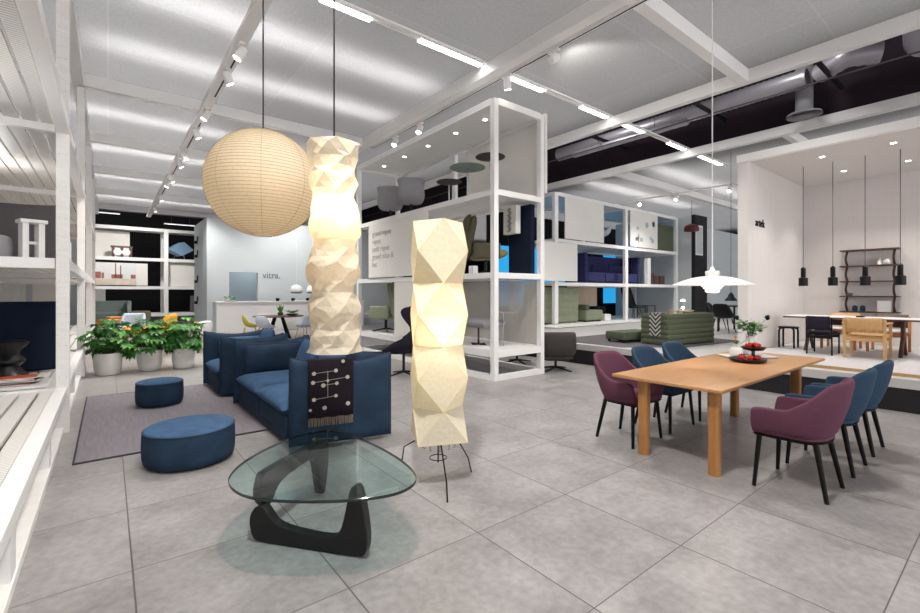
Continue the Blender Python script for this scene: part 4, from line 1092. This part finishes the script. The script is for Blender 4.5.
for y, lab in ((6.3, 'first'), (7.2, 'second'), (8.2, 'third'), (9.2, 'fourth'), (10.2, 'fifth')):
    t = thing('downlight', lab+' small downlight from the near post under the top of the tower', 'downlight', (5.55, y, 4.74), 0, 'downlights in the tower top')
    MB().cyl((0, 0, -.004), (0, 0, 0), .04, n=16).build('lens', 'lens', t)
MB().box(TX1+.10, TX1+.16, 5.56, 7.85, 3.36, 4.84).build('side_panel', 'panel', tw, world=True, bevel=.004)
MB().box(TX1+.02, TX1+.08, 8.3, 10.8, .0, 1.75).build('side_panel', 'panel', tw, world=True)
sc1 = MB().box(TX1+.05, TX1+.055, 5.70, 8.18, .53, 1.74).build('scrim', 'scrim', tw, world=True)
sg = MB().box(TX0-.03, TX0-.005, 7.55, 10.15, 1.87, 3.16).build('sign_panel', 'panel', tw, world=True)
for k, s_ in enumerate(('grand repos', 'repos', 'petit repos', 'grand relax &', 'bac')):
    o = text(s_, .19, 'lettering', mat('grey_lettering', '#b9b5b0', .7), (TX0-.034, 9.95, 2.87-.185*k), (R(90), 0, R(-90)), None, .002)
    o.parent = sg; o.location = Vector(o.location)-Vector(tw.location)
# lower left screen beside the wing chair
MB().box(TX0-.02, TX0+.01, 7.5, 8.9, .52, 1.74).build('side_panel', 'panel', tw, world=True)
# tower contents
lounge((5.70, 10.15, 3.265), R(-30), 'grey wing backed armchair at the far end of the upper tower deck', 'mgrey', WING[:1]+TUB[1:]+[(-.33, .92, .33, .28, 0)], .38, 'star', 'grey armchairs on the upper tower deck')
lounge((5.70, 9.15, 3.265), R(-30), 'grey wing backed armchair nearer the tables on the upper tower deck', 'mgrey', WING[:1]+TUB[1:]+[(-.33, .92, .33, .28, 0)], .38, 'star', 'grey armchairs on the upper tower deck')
for x, y, h, r, m_, lab in ((5.65, 7.56, .58, .27, 'brown', 'lowest dark round side table'), (5.65, 6.95, .75, .36, 'sage', 'greenish glass round side table'), (5.65, 6.27, .80, .28, 'brown', 'dark round side table nearest the corner post')):
    t = thing('round_side_table', lab+' on the upper tower deck', 'side table', (x, y, 3.265), 0, 'round side tables on the upper tower deck')
    MB().lathe([(.01, h-.02), (r-.01, h-.02), (r, h-.01), (r-.01, h), (.01, h)], 36).build('tabletop', m_, t, smooth=True)
    MB().cyl((0, 0, .02), (0, 0, h-.02), .015, n=12).build('column', 'chrome', t); MB().lathe([(r*.6, 0), (r*.6, .012), (.02, .025)], 28).build('base', 'blackmetal', t)
recliner((5.72, 6.48, 1.845), R(-120), 'olive brown high backed recliner on the middle tower deck', 'olive', 'oliveseat')
tag(MB().box(5.25, 5.37, 6.3, 6.42, 1.845, 2.0).build('white_cube', 'ceramic', bevel=.004), 'small white box on the middle tower deck before the recliner', 'box')
tag(MB().box(6.16, 6.27, 5.72, 6.30, 1.845, 3.15).build('navy_panel', 'navyd', bevel=.005), 'tall dark panel standing on the middle tower deck', 'panel')
t = thing('hanging_banner', 'white hanging banner with dark script above the recliner', 'banner', (6.05, 6.1, 2.62))
MB().box(-.06, .06, -.17, .17, 0, .53).build('board', 'panel', t, bevel=.004)
mb = MB(); pz = [Vector((-.066, .05*sin(k*2.1)+.02*cos(k*.7), .04+.45*k/40)) for k in range(41)]
mb.tube(pz, .006, 6); mb.build('lettering', 'dgrey', t)
t = thing('bench_seat', 'long grey upholstered bench on the lower tower deck', 'bench', (5.6, 6.55, .515))
MB().pad(.55, .95, .16, (0, 0, .42), e=7).build('seat', 'mgrey', t, smooth=True); MB().cyl((0, 0, .02), (0, 0, .36), .018, n=12).box(-.15, .15, -.02, .02, 0, .02).box(-.02, .02, -.2, .2, 0, .02).build('base', 'blackmetal', t)
t = thing('round_side_table', 'thin pale round table on the lower tower deck', 'side table', (5.78, 6.05, .515))
MB().lathe([(.01, .62), (.25, .62), (.25, .632), (.01, .635)], 36).build('tabletop', 'mgrey', t); MB().cyl((0, 0, .0), (0, 0, .62), .012, n=10).build('column', 'chrome', t)
recliner((5.6, 10.2, .515), R(25), 'pale green high backed recliner at the far end of the lower tower deck', 'greenl', 'greenl', 1.12)

# ================================================================== rear shelving rack (along X)
rr_ = thing('rear_shelving', 'wide white open shelving behind the green sofa', 'shelving', (15.6, 10.4, 0))
RX = [11.6, 15.75, 19.75]; RY0, RY1 = 9.62, 11.6
for x in RX:
    for y in (RY0, RY1): MB().box(x-.09, x+.09, y, y+.12, .0, 4.82).build('post', 'white', rr_, world=True, bevel=.004)
for z in (.46, 1.86, 3.3, 4.84):
    for y in (RY0, RY1): MB().box(RX[0]+.09, RX[-1]-.09, y+.005, y+.115, z-.12, z).build('rail', 'white', rr_, world=True, bevel=.003)
    for x in RX: MB().box(x-.06, x+.06, RY0+.12, RY1, z-.12, z).build('cross_rail', 'white', rr_, world=True)
    MB().box(RX[0], RX[-1], RY0+.12, RY1, z-.05, z-.005).build('shelf', 'white', rr_, world=True)
MB().box(12.0, 14.2, RY0-.03, RY0-.003, 3.32, 4.72).build('panel', 'panel', rr_, world=True)
pb = MB().box(15.95, 18.0, RY0-.03, RY0-.003, 3.32, 4.7).build('panel', 'panel', rr_, world=True)
mb = MB(); rd = random.Random(4)
for k in range(9):
    cx, cz = rd.uniform(16.1, 17.8), rd.uniform(3.55, 4.5); mb.cyl((cx, RY0-.031, cz), (cx, RY0-.036, cz), rd.uniform(.05, .13), n=9)
mb.box(16.5, 16.58, RY0-.036, RY0-.031, 3.5, 3.85).box(16.65, 16.85, RY0-.036, RY0-.031, 3.55, 3.7)
mb.build('print', 'lgrey', pb, world=True)
MB().box(18.1, 19.5, RY0+.06, RY0+.1, 3.32, 4.42).build('panel', 'green', rr_, world=True)
pb = MB().box(10.9, 12.62, RY0-.06, RY0-.03, 1.9, 3.16).build('panel', 'panel', rr_, world=True)
MB().box(12.5, 14.4, RY1-.2, RY1-.15, .46, 1.78).build('panel', 'dark', rr_, world=True)
MB().box(14.45, 16.3, RY1-.25, RY1-.2, .46, 1.74).build('panel', mat('beige_panel', '#cdb9a4', .7), rr_, world=True)
MB().box(18.9, 19.7, RY1+.0, RY1+.02, .46, 3.2).build('panel', 'wallgrey', rr_, world=True)
def box_sofa(loc, rz, w, d, h, m, lab, grp=None, chan=False, name='boxy_sofa', th=.14):
    t = thing(name, lab, 'sofa', loc, rz, grp)
    if chan: channel(MB(), w, th, h, 5, -w/2, -d/2, .03).build('back_panel', m, t, bevel=.01)
    else: MB().box(-w/2, w/2, -d/2, -d/2+th, .04, h).build('back_panel', m, t, bevel=.03, smooth=True)
    for s in (-1, 1):
        x0 = -w/2 if s < 0 else w/2-th
        MB().box(x0, x0+th, -d/2+th, d/2, .04, h).build('side_panel', m, t, bevel=.03, smooth=True)
    n = 3 if w > 3 else 2 if w > 1.6 else 1
    for k in range(n):
        a0 = -w/2+th+(w-2*th)*k/n
        MB().box(a0+.01, a0+(w-2*th)/n-.01, -d/2+th, d/2-.02, .06, .42).build('seat_cushion', m, t, bevel=.05, smooth=True)
        MB().pad((w-2*th)/n-.04, .4, .16, (a0+(w-2*th)/n/2, -d/2+th+.12, .6), e=5, rx=R(75)).build('back_cushion', m, t, smooth=True)
    for sx in (-1, 1):
        for sy in (-1, 1): MB().box(sx*(w/2-.08)-.02, sx*(w/2-.08)+.02, sy*(d/2-.08)-.02, sy*(d/2-.08)+.02, 0, .06).build('foot', 'dark', t)
    return t
box_sofa((15.55, 10.5, 1.86), R(180), 3.7, .95, 1.12, 'purple', 'indigo boxy sofa on the middle shelf of the rear shelving')
box_sofa((12.25, 10.4, .46), R(0), 1.75, .95, 1.2, 'greenl', 'pale green channelled sofa on the lowest shelf of the rear shelving', chan=True)
t = thing('green_bench', 'pale green block bench beside the pale green sofa on the rear shelving', 'bench', (14.0, 10.1, .46))
MB().box(-.55, .45, -.3, .3, .05, .42).build('seat', 'greenl', t, bevel=.04, smooth=True); MB().box(-.55, -.35, -.3, .3, .42, .62).build('back', 'green', t, bevel=.03, smooth=True); MB().box(-.5, .4, -.25, .25, 0, .05).build('plinth', 'dark', t)
tag(MB().box(14.65, 15.05, 9.85, 10.2, .46, .70).build('white_cube', 'ceramic', bevel=.01), 'white cube on the lowest shelf beside the green bench', 'cube')
for i, x in enumerate((15.05, 15.45)): tag(MB().lathe([(.2, 0), (.2, .5), (.18, .52), (.01, .52)], 24, (x, 10.6, .46)).build('drum_stool', 'aub' if i else 'navyd', smooth=True), ('dark aubergine drum stool beside the middle post' if i else 'dark navy drum stool beside the white cube')+' of the rear shelving', 'stool')
lounge((17.2, 10.2, .46), R(170), 'dark mesh lounge chair on the lowest shelf of the rear shelving', 'blackmetal', HIGH, .33, 'blackmetal', None, 'mesh_chair', None, 1.2)
lounge((15.1, 10.3, 3.3), R(60), 'white lounge chair on the top shelf of the rear shelving', 'lgrey', TUB, .38, 'star', None, 'lounge_chair')
for i, (x, w, h) in enumerate(((18.0, .3, .5), (18.35, .36, .38), (18.8, .4, .38))):
    tag(MB().box(x, x+w, 9.9, 10.2, 1.86, 1.86+h).build('brown_box', 'walnut', bevel=.01), ('tallest', 'middle', 'rightmost')[i]+' dark brown storage box on the middle shelf of the rear shelving', 'box', 'brown boxes on the rear shelving')
tag(MB().box(17.5, 17.75, 9.75, 9.9, 1.86, 2.95).build('standing_screen', 'ceramic'), 'narrow white screen beside the indigo sofa', 'screen')
t = thing('low_table', 'black low table on the lowest shelf of the rear shelving', 'table', (18.2, 10.2, .46))
MB().box(-.35, .35, -.25, .25, .48, .51).build('tabletop', 'black', t)
for sx in (-.32, .32):
    for sy in (-.22, .22): MB().box(sx-.015, sx+.015, sy-.015, sy+.015, 0, .48).build('leg', 'black', t)
# low white step deck in front of the shelving
t = thing('low_deck', 'low white plank deck in front of the rear shelving', 'deck', (13.2, 9.2, ZP))
MB().box(-2.6, 3.2, -.35, .35, .02, .05).build('top', 'white', t)
for x in (-2.3, -.6, 1.2, 3.0): MB().box(x-.05, x+.05, -.3, .3, 0, .02).build('foot', 'white', t)
# lit blue wall and dark columns far behind
struct('wall_blue', MB().box(14, 29, 15.5, 15.52, .9, 3.75), ['cyan'], 'glowing blue wall behind the rear shelving')
for x, w, lab in ((20.3, 1.25, 'broad dark column before the glowing blue wall'),):
    struct('column', MB().box(x, x+w, 14.6, 15.0, 0, 5.4), 'hall', lab)
struct('wall_side', MB().box(19.95, 20.0, 9.1, 12.8, 0, 4.9), 'wallgrey', 'grey blue partition past the rear shelving')
struct('wall_dark', MB().box(19.95, 21.1, 8.94, 9.1, 0, 4.9), 'dark', 'black partition with a framed white poster')
struct('wall_curtain', MB().box(20.85, 29, 8.95, 9.1, 0, 4.4), 'wallgrey', 'grey panelled wall beside the booth')
t = thing('framed_poster', 'white framed poster on the black partition', 'poster', (20.32, 8.96, 3.15))
MB().box(-.34, .34, -.03, .03, 0, 1.3).build('frame', 'white', t); MB().box(-.29, .29, -.035, -.03, .06, 1.24).build('print', 'wallgrey', t)
t = thing('red_lamp', 'dark red lamp hanging before the black partition', 'lamp', (19.3, 8.8, 4.1))
MB().lathe([(.28, 0), (.30, .08), (.26, .22), (.1, .3), (.02, .32)], 24).build('lamp_shade', mat('dark_red', '#5a1f26', .5), t, smooth=True); MB().cyl((0, 0, .3), (0, 0, 1.31), .008, n=6).build('cord', 'black', t)
# dark table group between sofa and booth
t = thing('dark_table', 'black table with black chairs beyond the green sofa', 'table', (14.0, 5.0, ZP))
MB().box(-.6, .6, -.45, .45, .70, .73).build('tabletop', 'black', t)
for sx in (-.55, .55):
    for sy in (-.4, .4): MB().box(sx-.02, sx+.02, sy-.02, sy+.02, 0, .70).build('leg', 'black', t)
for i, (x, y, rz, lab) in enumerate(((13.15, 5.15, R(-90), 'black chair on the near side of the black table'), (13.7, 4.35, R(0), 'black chair at the booth end of the black table'), (14.2, 5.8, R(180), 'black chair at the far end of the black table'))):
    lounge((x, y, ZP), rz, lab, 'black', SHELL, .40, 'black', 'black chairs at the black table', 'shell_chair')
for i in range(3): tag(MB().lathe([(.04, 0), (.07, .03), (.075, .08), (.06, .08), (.01, .02)], 16, (13.7+.3*i, 4.9, ZP+.73)).build('white_cup', 'ceramic', smooth=True), ('nearest', 'middle', 'farthest')[i]+' white bowl on the black table beyond the green sofa', 'bowl', 'white bowls on the black table')
t = thing('black_pendant', 'small black bell pendant above the black table', 'pendant lamp', (13.65, 5.15, 1.28))
MB().lathe([(.16, 0), (.15, .03), (.09, .10), (.06, .18), (.03, .22), (.01, .24)], 28, cap=False).build('lamp_shade', 'black', t, smooth=True); MB().cyl((0, 0, .22), (0, 0, HF-1.28), .006, n=6).build('cord', 'black', t); MB().cyl((0, 0, .01), (0, 0, .03), .12, n=20).build('lens', 'ledsoft', t)

# ================================================================== kitchen wall and counter
struct('wall_divider', MB().box(13.9, 29.1, 15.53, 15.7, 0, 5.35), 'hall', 'dark divider wall carrying the glowing blue wall')
struct('wall_kitchen', MB().box(3.06, 3.85, 20, 20.25, 0, 4.5).box(4.95, 12, 20, 20.25, 0, 4.5).box(3.85, 4.95, 20, 20.25, 2.35, 4.5), 'wallgrey', 'pale grey wall with a doorway behind the kitchen counter')
struct('wall_return', MB().box(3.06, 3.3, 20.25, 23.3, 0, 4.5), 'wallgrey', 'narrow end wall with wall mounted chairs')
struct('wall_behind', MB().box(3.4, 7, 22, 22.1, 0, 4.4), mat('blue_grey_wall', '#b4c3cb', .7), 'blue grey wall seen through the doorway')
for k, (y, z) in enumerate(((22.3, 3.6), (22.3, 3.0), (22.3, 1.9), (22.3, 1.0))):
    t = thing('miniature_chair', ('highest', 'second highest', 'second lowest', 'lowest')[k]+' dark miniature chair on the end wall', 'miniature', (3.0, y, z), R(90), 'miniature chairs on the end wall')
    MB().box(-.12, .12, -.05, .05, .0, .02).build('bracket', 'white', t)
    MB().box(-.14, .14, -.04, .06, .12, .15).build('seat', 'black', t); MB().pad(.3, .22, .05, (0, -.05, .25), e=4, rx=R(90)).build('backrest', 'black', t, smooth=True)
    for sx in (-.12, .12): MB().box(sx-.01, sx+.01, -.04, .05, .02, .12).build('leg', 'black', t)
t = thing('wall_sign', 'small grey lettering on the pale wall above the counter', 'sign', (5.12, 19.985, 2.14))
text('vitra.', .36, 'lettering', mat('sign_grey', '#6f7479', .5), (5.12, 19.985, 2.14), (R(90), 0, 0), t, .01)
kc = thing('kitchen_counter', 'long white kitchen counter before the pale wall', 'counter', (6, 18.9, 0))
MB().box(3.2, 9.2, 18.85, 19.5, .0, 1.13).build('cabinet_front', 'white', kc, world=True); MB().box(3.17, 9.23, 18.8, 19.53, 1.13, 1.17).build('worktop', 'ceramic', kc, world=True, bevel=.004)
MB().box(3.18, 3.2, 18.85, 19.5, 0, 1.13).build('end_panel', 'wallgrey', kc, world=True)
for i in range(6):
    x = 5.45+.62*i; t = thing('dark_cup', ['first', 'second', 'third', 'fourth', 'fifth', 'sixth'][i]+' dark cup from the doorway along the kitchen counter', 'cup', (x, 19.0, 1.17), 0, 'dark cups along the kitchen counter')
    MB().lathe([(.05, 0), (.07, .02), (.075, .12), (.06, .12), (.055, .03), (.01, .02)], 18).build('cup_body', 'black', t, smooth=True); MB().tube([(.07, 0, .10), (.11, 0, .08), (.07, 0, .04)], .008, 6).build('handle', 'black', t)
t = thing('fruit_plate', 'green plant in a low dish at the doorway end of the counter', 'plant', (3.7, 19.1, 1.17))
MB().lathe([(.12, 0), (.2, .05), (.18, .05), (.01, .02)], 20).build('dish', 'ceramic', t, smooth=True)
mb = MB(); rd = random.Random(8)
for k in range(26):
    a_ = rd.uniform(0, 6.28); q = Vector((.12*cos(a_), .12*sin(a_), .05+rd.random()*.12)); dl = Vector((cos(a_), sin(a_), .5))*.12; sd = Vector((-sin(a_), cos(a_), 0))*.04; mb.add([q, q+dl*.5+sd, q+dl, q+dl*.5-sd], [(0, 1, 2, 3)])
mb.build('foliage', 'leafl', t)
for i, x in enumerate((6.0, 6.65)):
    t = thing('glass_pendant', ('left' if i == 0 else 'right')+' white bell shaped pendant of the pair over the kitchen counter', 'pendant lamp', (x-.05, 18.2, 1.48), 0, 'white pendants over the kitchen counter')
    MB().lathe([(.17, 0), (.21, .03), (.20, .06)], 28, cap=False).build('lower_band', 'mgrey', t, smooth=True); MB().lathe([(.24, .07), (.25, .12), (.19, .28), (.1, .34), (.02, .35)], 28, cap=False).build('lamp_shade', 'shade', t, smooth=True)
    MB().cyl((0, 0, .34), (0, 0, HF-1.48), .005, n=6).build('cord', 'shade', t)
# dining set in front of the counter
t = thing('oval_table', 'dark legged round table with plants before the kitchen counter', 'table', (4.45, 15.4, 0))
MB().lathe([(.01, .72), (.78, .72), (.8, .735), (.78, .75), (.01, .75)], 40).build('tabletop', 'walnut', t, smooth=True)
for k in range(4): a_ = .6+k*pi/2; MB().bar((.15*cos(a_), .15*sin(a_), .72), (.45*cos(a_), .45*sin(a_), 0), .08, .05).build('leg', 'black', t)
for i, (x, y, h_) in enumerate(((4.55, 15.55, .22), (4.8, 15.1, .12))):
    t = thing('table_plant', ('tall thin plant' if i == 0 else 'low green bowl plant')+' on the round table before the counter', 'plant', (x, y, .75))
    MB().lathe([(.06, 0), (.09, .05), (.08, .1), (.01, .09)] if i == 0 else [(.1, 0), (.2, .06), (.18, .07), (.01, .05)], 18).build('pot', 'olive' if i == 0 else 'black', t, smooth=True)
    mb = MB()
    for k in range(40):
        a_ = rd.uniform(0, 6.28); q = Vector((.03*cos(a_), .03*sin(a_), .08)); dl = Vector((cos(a_)*(.5 if i == 0 else 1.2), sin(a_)*(.5 if i == 0 else 1.2), 1.2 if i == 0 else .5))*rd.uniform(.1, .26); sd = Vector((-sin(a_), cos(a_), 0))*.03; mb.add([q, q+dl*.5+sd, q+dl, q+dl*.5-sd], [(0, 1, 2, 3)])
    mb.build('foliage', 'leafl', t)
sc0 = lounge((3.62, 15.6, 0), R(-100), 'mustard green shell chair at the round table', 'lime', SHELL, .40, 'birch', 'shell chairs at the round table', 'shell_chair')
for x, y, rz, lab, m_ in ((3.85, 14.7, R(-55), 'pale grey shell chair beside the mustard green one', 'lgrey'), (5.0, 14.45, R(15), 'grey shell chair with its back to the sofas', 'lgrey'), (4.3, 16.5, R(170), 'white shell chair on the counter side of the round table', 'ceramic')):
    dup(sc0, (x, y, 0), rz, lab, None, ('lime', m_))

# ================================================================== rear left shelving (along X at the back)
rl = thing('far_shelving', 'white open shelving with pictures far behind the plants', 'shelving', (2, 28.5, 0))
FX = [-5.7, -1.7, 2.4, 6.4]; FY = 28.0
for x in FX:
    for y in (FY, FY+1.8): MB().box(x-.1, x+.1, y, y+.14, 0, 4.85).build('post', 'white', rl, world=True)
for z in (.45, 1.85, 3.3, 4.85):
    MB().box(FX[0]+.1, FX[-1]-.1, FY+.01, FY+.13, z-.16, z).build('rail', 'white', rl, world=True)
    MB().box(FX[0], FX[-1], FY+.14, FY+1.8, z-.06, z-.01).build('shelf', 'white', rl, world=True)
MB().box(-1.6, .9, FY+1.2, FY+1.25, 3.3, 4.7).build('panel', 'panel', rl, world=True)
MB().box(-1.0, 1.6, FY-.02, FY+.0, 1.88, 3.0).build('panel', 'panel', rl, world=True)
MB().box(2.55, 5.5, FY+.3, FY+.35, 1.86, 3.15).build('panel', 'panel', rl, world=True)
MB().box(-1.6, -.1, FY+1.2, FY+1.25, .46, 1.75).build('panel', 'panel', rl, world=True)
t = thing('town_picture', 'wide pale picture of a red brick waterfront town on the far shelving', 'picture', (-.05, FY-.045, 1.9))
MB().box(-1.15, 1.18, -.02, .02, 0, 1.1).build('canvas', mat('picture_sky', '#dfe0e0', .6, var=.04, vscale=2), t)
pb = mat('picture_brick', '#a3655a', .7, var=.3, vscale=9); mb = MB()
for x, w, h in ((-1.1, .28, .42), (-.8, .25, .55), (-.52, .3, .32), (-.2, .1, .28), (.18, .45, .2), (.32, .05, .75), (.52, .05, .65), (.95, .2, .2)): mb.box(x, x+w, -.024, -.02, .32, .32+h)
mb.build('print', pb, t); MB().box(-1.15, 1.18, -.023, -.02, 0, .3).build('print', mat('picture_ground', '#d8c9b8', .7, var=.1, vscale=4), t)
t = thing('yellow_banner', 'black banner with a mustard yellow block beside the town picture', 'banner', (-1.35, FY-.02, 1.9)); MB().box(-.22, .22, -.015, .015, 0, 1.2).build('cloth', 'dark', t); MB().box(-.22, .22, -.02, -.015, .4, .85).build('block', 'lime', t)
t = thing('white_table_lamp', 'white lamp with a wide sloping shade on the top of the far shelving', 'lamp', (-1.2, FY+.4, 3.3)); MB().lathe([(.15, 0), (.02, .03), (.015, .5)], 20).build('base', 'chrome', t); MB().lathe([(.5, .48), (.1, .62), (.02, .63)], 28, cap=False).build('lamp_shade', 'shade', t, smooth=True)
t = thing('red_stool', 'dark red stool with two white discs on the far shelving', 'stool', (.55, FY+.3, 3.3)); MB().box(-.45, .45, -.2, .2, .5, .56).build('seat', mat('oxblood', '#5c2326', .5), t)
for x in (-.35, 0, .35): MB().box(x-.06, x+.06, -.15, .15, 0, .5).build('leg', bpy.data.materials['oxblood'], t)
for x in (-.17, .17): MB().cyl((x, -.2, .25), (x, -.17, .25), .17, n=24).build('disc', 'ceramic', t)
t = thing('blue_chair', 'pale blue angular lounge chair on the top of the far shelving', 'lounge chair', (3.05, FY+.5, 3.3), R(20))
MB().add([(-.7, -.3, .5), (.1, -.3, .95), (.6, -.3, .55), (.0, -.3, .2), (-.7, .3, .5), (.1, .3, .95), (.6, .3, .55), (.0, .3, .2)], [(0, 1, 2, 3), (7, 6, 5, 4), (0, 4, 5, 1), (1, 5, 6, 2), (2, 6, 7, 3), (3, 7, 4, 0)]).build('shell', mat('ice_blue', '#86a9c4', .5), t); MB().bar((-.2, 0, .3), (-.3, 0, 0), .04).bar((.2, 0, .3), (.3, 0, 0), .04).build('leg', 'chrome', t)
box_sofa((4.4, FY+.6, .45), R(180), 1.6, .8, .9, 'dgrey', 'dark grey sofa low on the far shelving', name='boxy_sofa')
for z, y, x0, x1, lab in ((6.9, 35, 1.0, 2.6, 'first'), (5.9, 34, 2.8, 4.6, 'second'), (6.4, 35, -1, .6, 'third')):
    t = strip('strip_light', x0, x1, y, z, 'ledsoft', lab+' faint strip light in the dark hall behind the far shelving')
    MB().cyl((-.5, 0, .05), (-.5, 0, 8.6-z), .01, n=6).build('hanger', 'dgrey', t); MB().cyl((.5, 0, .05), (.5, 0, 8.6-z), .01, n=6).build('hanger', 'dgrey', t)

# ================================================================== furniture between plants and far shelving
def club(loc, rz, lab, m, legm, w=.8, arm=None, long=0.):
    t = thing('club_chair', lab, 'armchair', loc, rz, 'armchairs behind the plants')
    lounge_rows = [(.28, .44, w/2*.9, 0, .18), (.05, .42, w/2, 0, .22), (-.2, .46, w/2, .06, .2), (-.32, .62, w/2, .25, .08), (-.36, .82, w/2*.95, .2, 0), (-.38, .98, w/2*.85, .12, 0)]
    g = [[(hw*sin((-1+2*i/16)*pi/2), y+dy*abs(-1+2*i/16)**3, z+dz*abs(-1+2*i/16)**3) for i in range(17)] for y, z, hw, dy, dz in lounge_rows]
    MB().grid(g).build('shell', m, t, smooth=True, solid=.08, sub=1); MB().pad(w*.8, .55+long, .14, (0, .05+long/2, .56 if long else .50), e=5).build('seat_cushion', arm or m, t, smooth=True)
    for sx in (-1, 1):
        if long: MB().box(sx*w*.46-.05, sx*w*.46+.05, -.3, .28+long, .56, .66).build('armrest', m, t, bevel=.03, smooth=True)
        for sy in (-1, 1): MB().cyl((sx*w*.3, sy*.22, .42), (sx*w*.36, sy*.27, 0), .018, .012, n=8).build('leg', legm, t)
    return t
club((.95, 13.3, 0), R(75), 'mustard yellow armchair with a pale seat behind the plants', 'yellow', 'birch', .95, 'ceramic', .5)
club((.62, 16.0, 0), R(150), 'olive grey armchair behind the yellow one', 'olive', 'birch', .55)
club((.45, 14.2, 0), R(160), 'grey blue low armchair between the plants', 'lgrey', 'birch', .5)
t = lounge((1.85, 13.1, 0), R(30), 'white shell chair behind the plant nearest the small sofa', 'ceramic', SHELL, .40, 'birch', None, 'shell_chair')
cushion((1.85, 13.15, .47), .36, .30, .12, R(30), R(15), 'mustard green cushion on the white shell chair', 'lime')
box_sofa((-.05, 21.6, 0), R(180), 1.5, .9, 1.2, 'sage', 'sage grey high backed sofa far behind the plants')
for x, y, lab in ((.04, 15.4, 'orange side table nearest the grated rack'), (.22, 17.2, 'second orange side table behind the plants')):
    t = thing('orange_table', lab, 'side table', (x, y, 0), R(15), 'orange side tables behind the plants')
    MB().box(-.24, .24, -.24, .24, .74, .78).build('tabletop', 'orange', t, bevel=.01)
    for sx in (-.2, .2):
        for sy in (-.2, .2): MB().box(sx-.025, sx+.025, sy-.025, sy+.025, 0, .74).build('leg', 'orange', t)
t = thing('round_white_table', 'white round pedestal table between the sofa and the wing chair', 'side table', (3.3, 7.6, 0))
MB().lathe([(.01, .60), (.30, .60), (.31, .612), (.30, .625), (.01, .625)], 40).build('tabletop', 'ceramic', t, smooth=True); MB().lathe([(.2, 0), (.2, .01), (.03, .03), (.022, .6)], 28).build('pedestal', 'ceramic', t, smooth=True)
t = thing('small_plant', 'small leafy plant in a dark pot behind the round white table', 'potted plant', (3.9, 9.4, 0)); MB().lathe([(.13, 0), (.17, .3), (.15, .3), (.01, .26)], 24).build('pot', 'aub', t, smooth=True)
mb = MB()
for k in range(60):
    a_ = rd.uniform(0, 6.28); hh = rd.uniform(.35, 1.05); q = Vector((.15*cos(a_)*rd.random(), .15*sin(a_)*rd.random(), hh)); dl = Vector((cos(a_), sin(a_), rd.uniform(-.2, .6)))*.2; sd = Vector((-sin(a_), cos(a_), 0))*.05; mb.add([q, q+dl*.5+sd, q+dl, q+dl*.5-sd], [(0, 1, 2, 3)])
mb.build('foliage', 'leaf', t); MB().cyl((0, 0, .26), (0, 0, .9), .012, n=8).build('stem', 'stem', t)
# things seen through the grated rack
struct('wall_niche', MB().box(-6, -.6, 24, 24.1, 0, 4.8), 'wallgrey', 'pale partition far behind the grated rack')
for x, lab in ((-2.3, 'white door high panel behind the grated rack'), (-1.5, 'second white panel behind the grated rack')): tag(MB().box(x-.33, x+.33, 18.95, 19.0, 0, 2.2).build('room_divider', 'panel'), lab, 'panel')

# ================================================================== light
w = bpy.data.worlds.new('world'); SC.world = w; w.use_nodes = True
w.node_tree.nodes['Background'].inputs[0].default_value = (.98, .98, 1, 1); w.node_tree.nodes['Background'].inputs[1].default_value = 2.2
for i, (x, y, p) in enumerate(((1.5, 6, 1), (1.5, 13, 1), (5.0, 3.6, .85), (7, 2.2, 1), (.9, 1.6, 1.9), (2.5, 19, 1.2), (16, 8, 1.3), (11, 6.5, .8))):
    spot('track_and_fill_wash', (x, y, 5.0), (x+.4, y, 0), 330*p, 125, .9, .12)  # washes for the tracks, plus fill spots added away from them
spot('track_and_fill_wash', (3.6, 11, 5.0), (3.6, 11.4, 0), 450, 120, .9, .12); spot('track_and_fill_wash', (8.4, 7.6, 5.0), (8.6, 7.4, 0), 380, 120, .9, .12)  # added fill for the back floor, no fitting there
spot('track_and_fill_wash', (1.2, 9.2, 5.0), (.9, 10.6, 0), 560, 90, .9, .12); spot('track_and_fill_wash', (1., 15, 5.0), (1., 15.5, 0), 600, 110, .9, .12)  # added fill over the plants and the furniture behind them
spot('track_and_fill_wash', (1., 24.5, 5.0), (1.2, 28.2, 2.2), 560, 110, .9, .12)  # added fill to brighten the far shelving
spot('track_and_fill_wash', (6., 17.4, 5.0), (6.5, 20, 2.), 420, 120, .9, .12)  # added fill on the kitchen counter and wall
point('doorway_fill', (5.4, 21.2, 3.6), 60, .1)  # fill point added behind the wall to brighten the doorway
point('rack_fill', (-1.2, 5.0, 2.6), 18, .1); point('rack_fill', (-1.2, 8.6, 2.9), 14, .1)  # fill points added inside the grated rack, no lamps there
point('duct_fill', (10.2, 3.2, 6.6), 45, .15); point('duct_fill', (10.2, 7.5, 6.6), 60, .15); point('duct_fill', (10.4, .2, 6.7), 45, .15)  # unseen fill points added to brighten the ducts
spot('ceiling_wash', (5.5, 4.47, 4.97), (7.6, 4.75, 5.45), 70, 95, .7, .05)
# unseen fill panels added above the translucent fabric, tubes for its light bands
for x, y, sx, sy, p in ((-3, 8, 10, 34, 9500), (5.2, 8, 7, 34, 4000), (22, 8, 16, 34, 12000)):
    area('hall_fill', (x, y, 6.6), sx, sy, p)
for x, y, sx, p in ((2.4, 7.1, 5, 150), (2.4, 8.9, 5, 150), (2.4, 12.4, 6, 170), (2.4, 15.4, 6, 170), (2.4, 19, 6, 170), (2.4, 23, 6, 170), (17, 7.2, 8, 200), (17, 9.6, 8, 200)):
    area('hall_tube', (x, y, 6.0), sx, .3, p)
SC.view_settings.view_transform = 'Standard'; SC.view_settings.look = 'None'; SC.view_settings.gamma = 1.; SC.view_settings.exposure = .35; SC.view_settings.use_curve_mapping = False
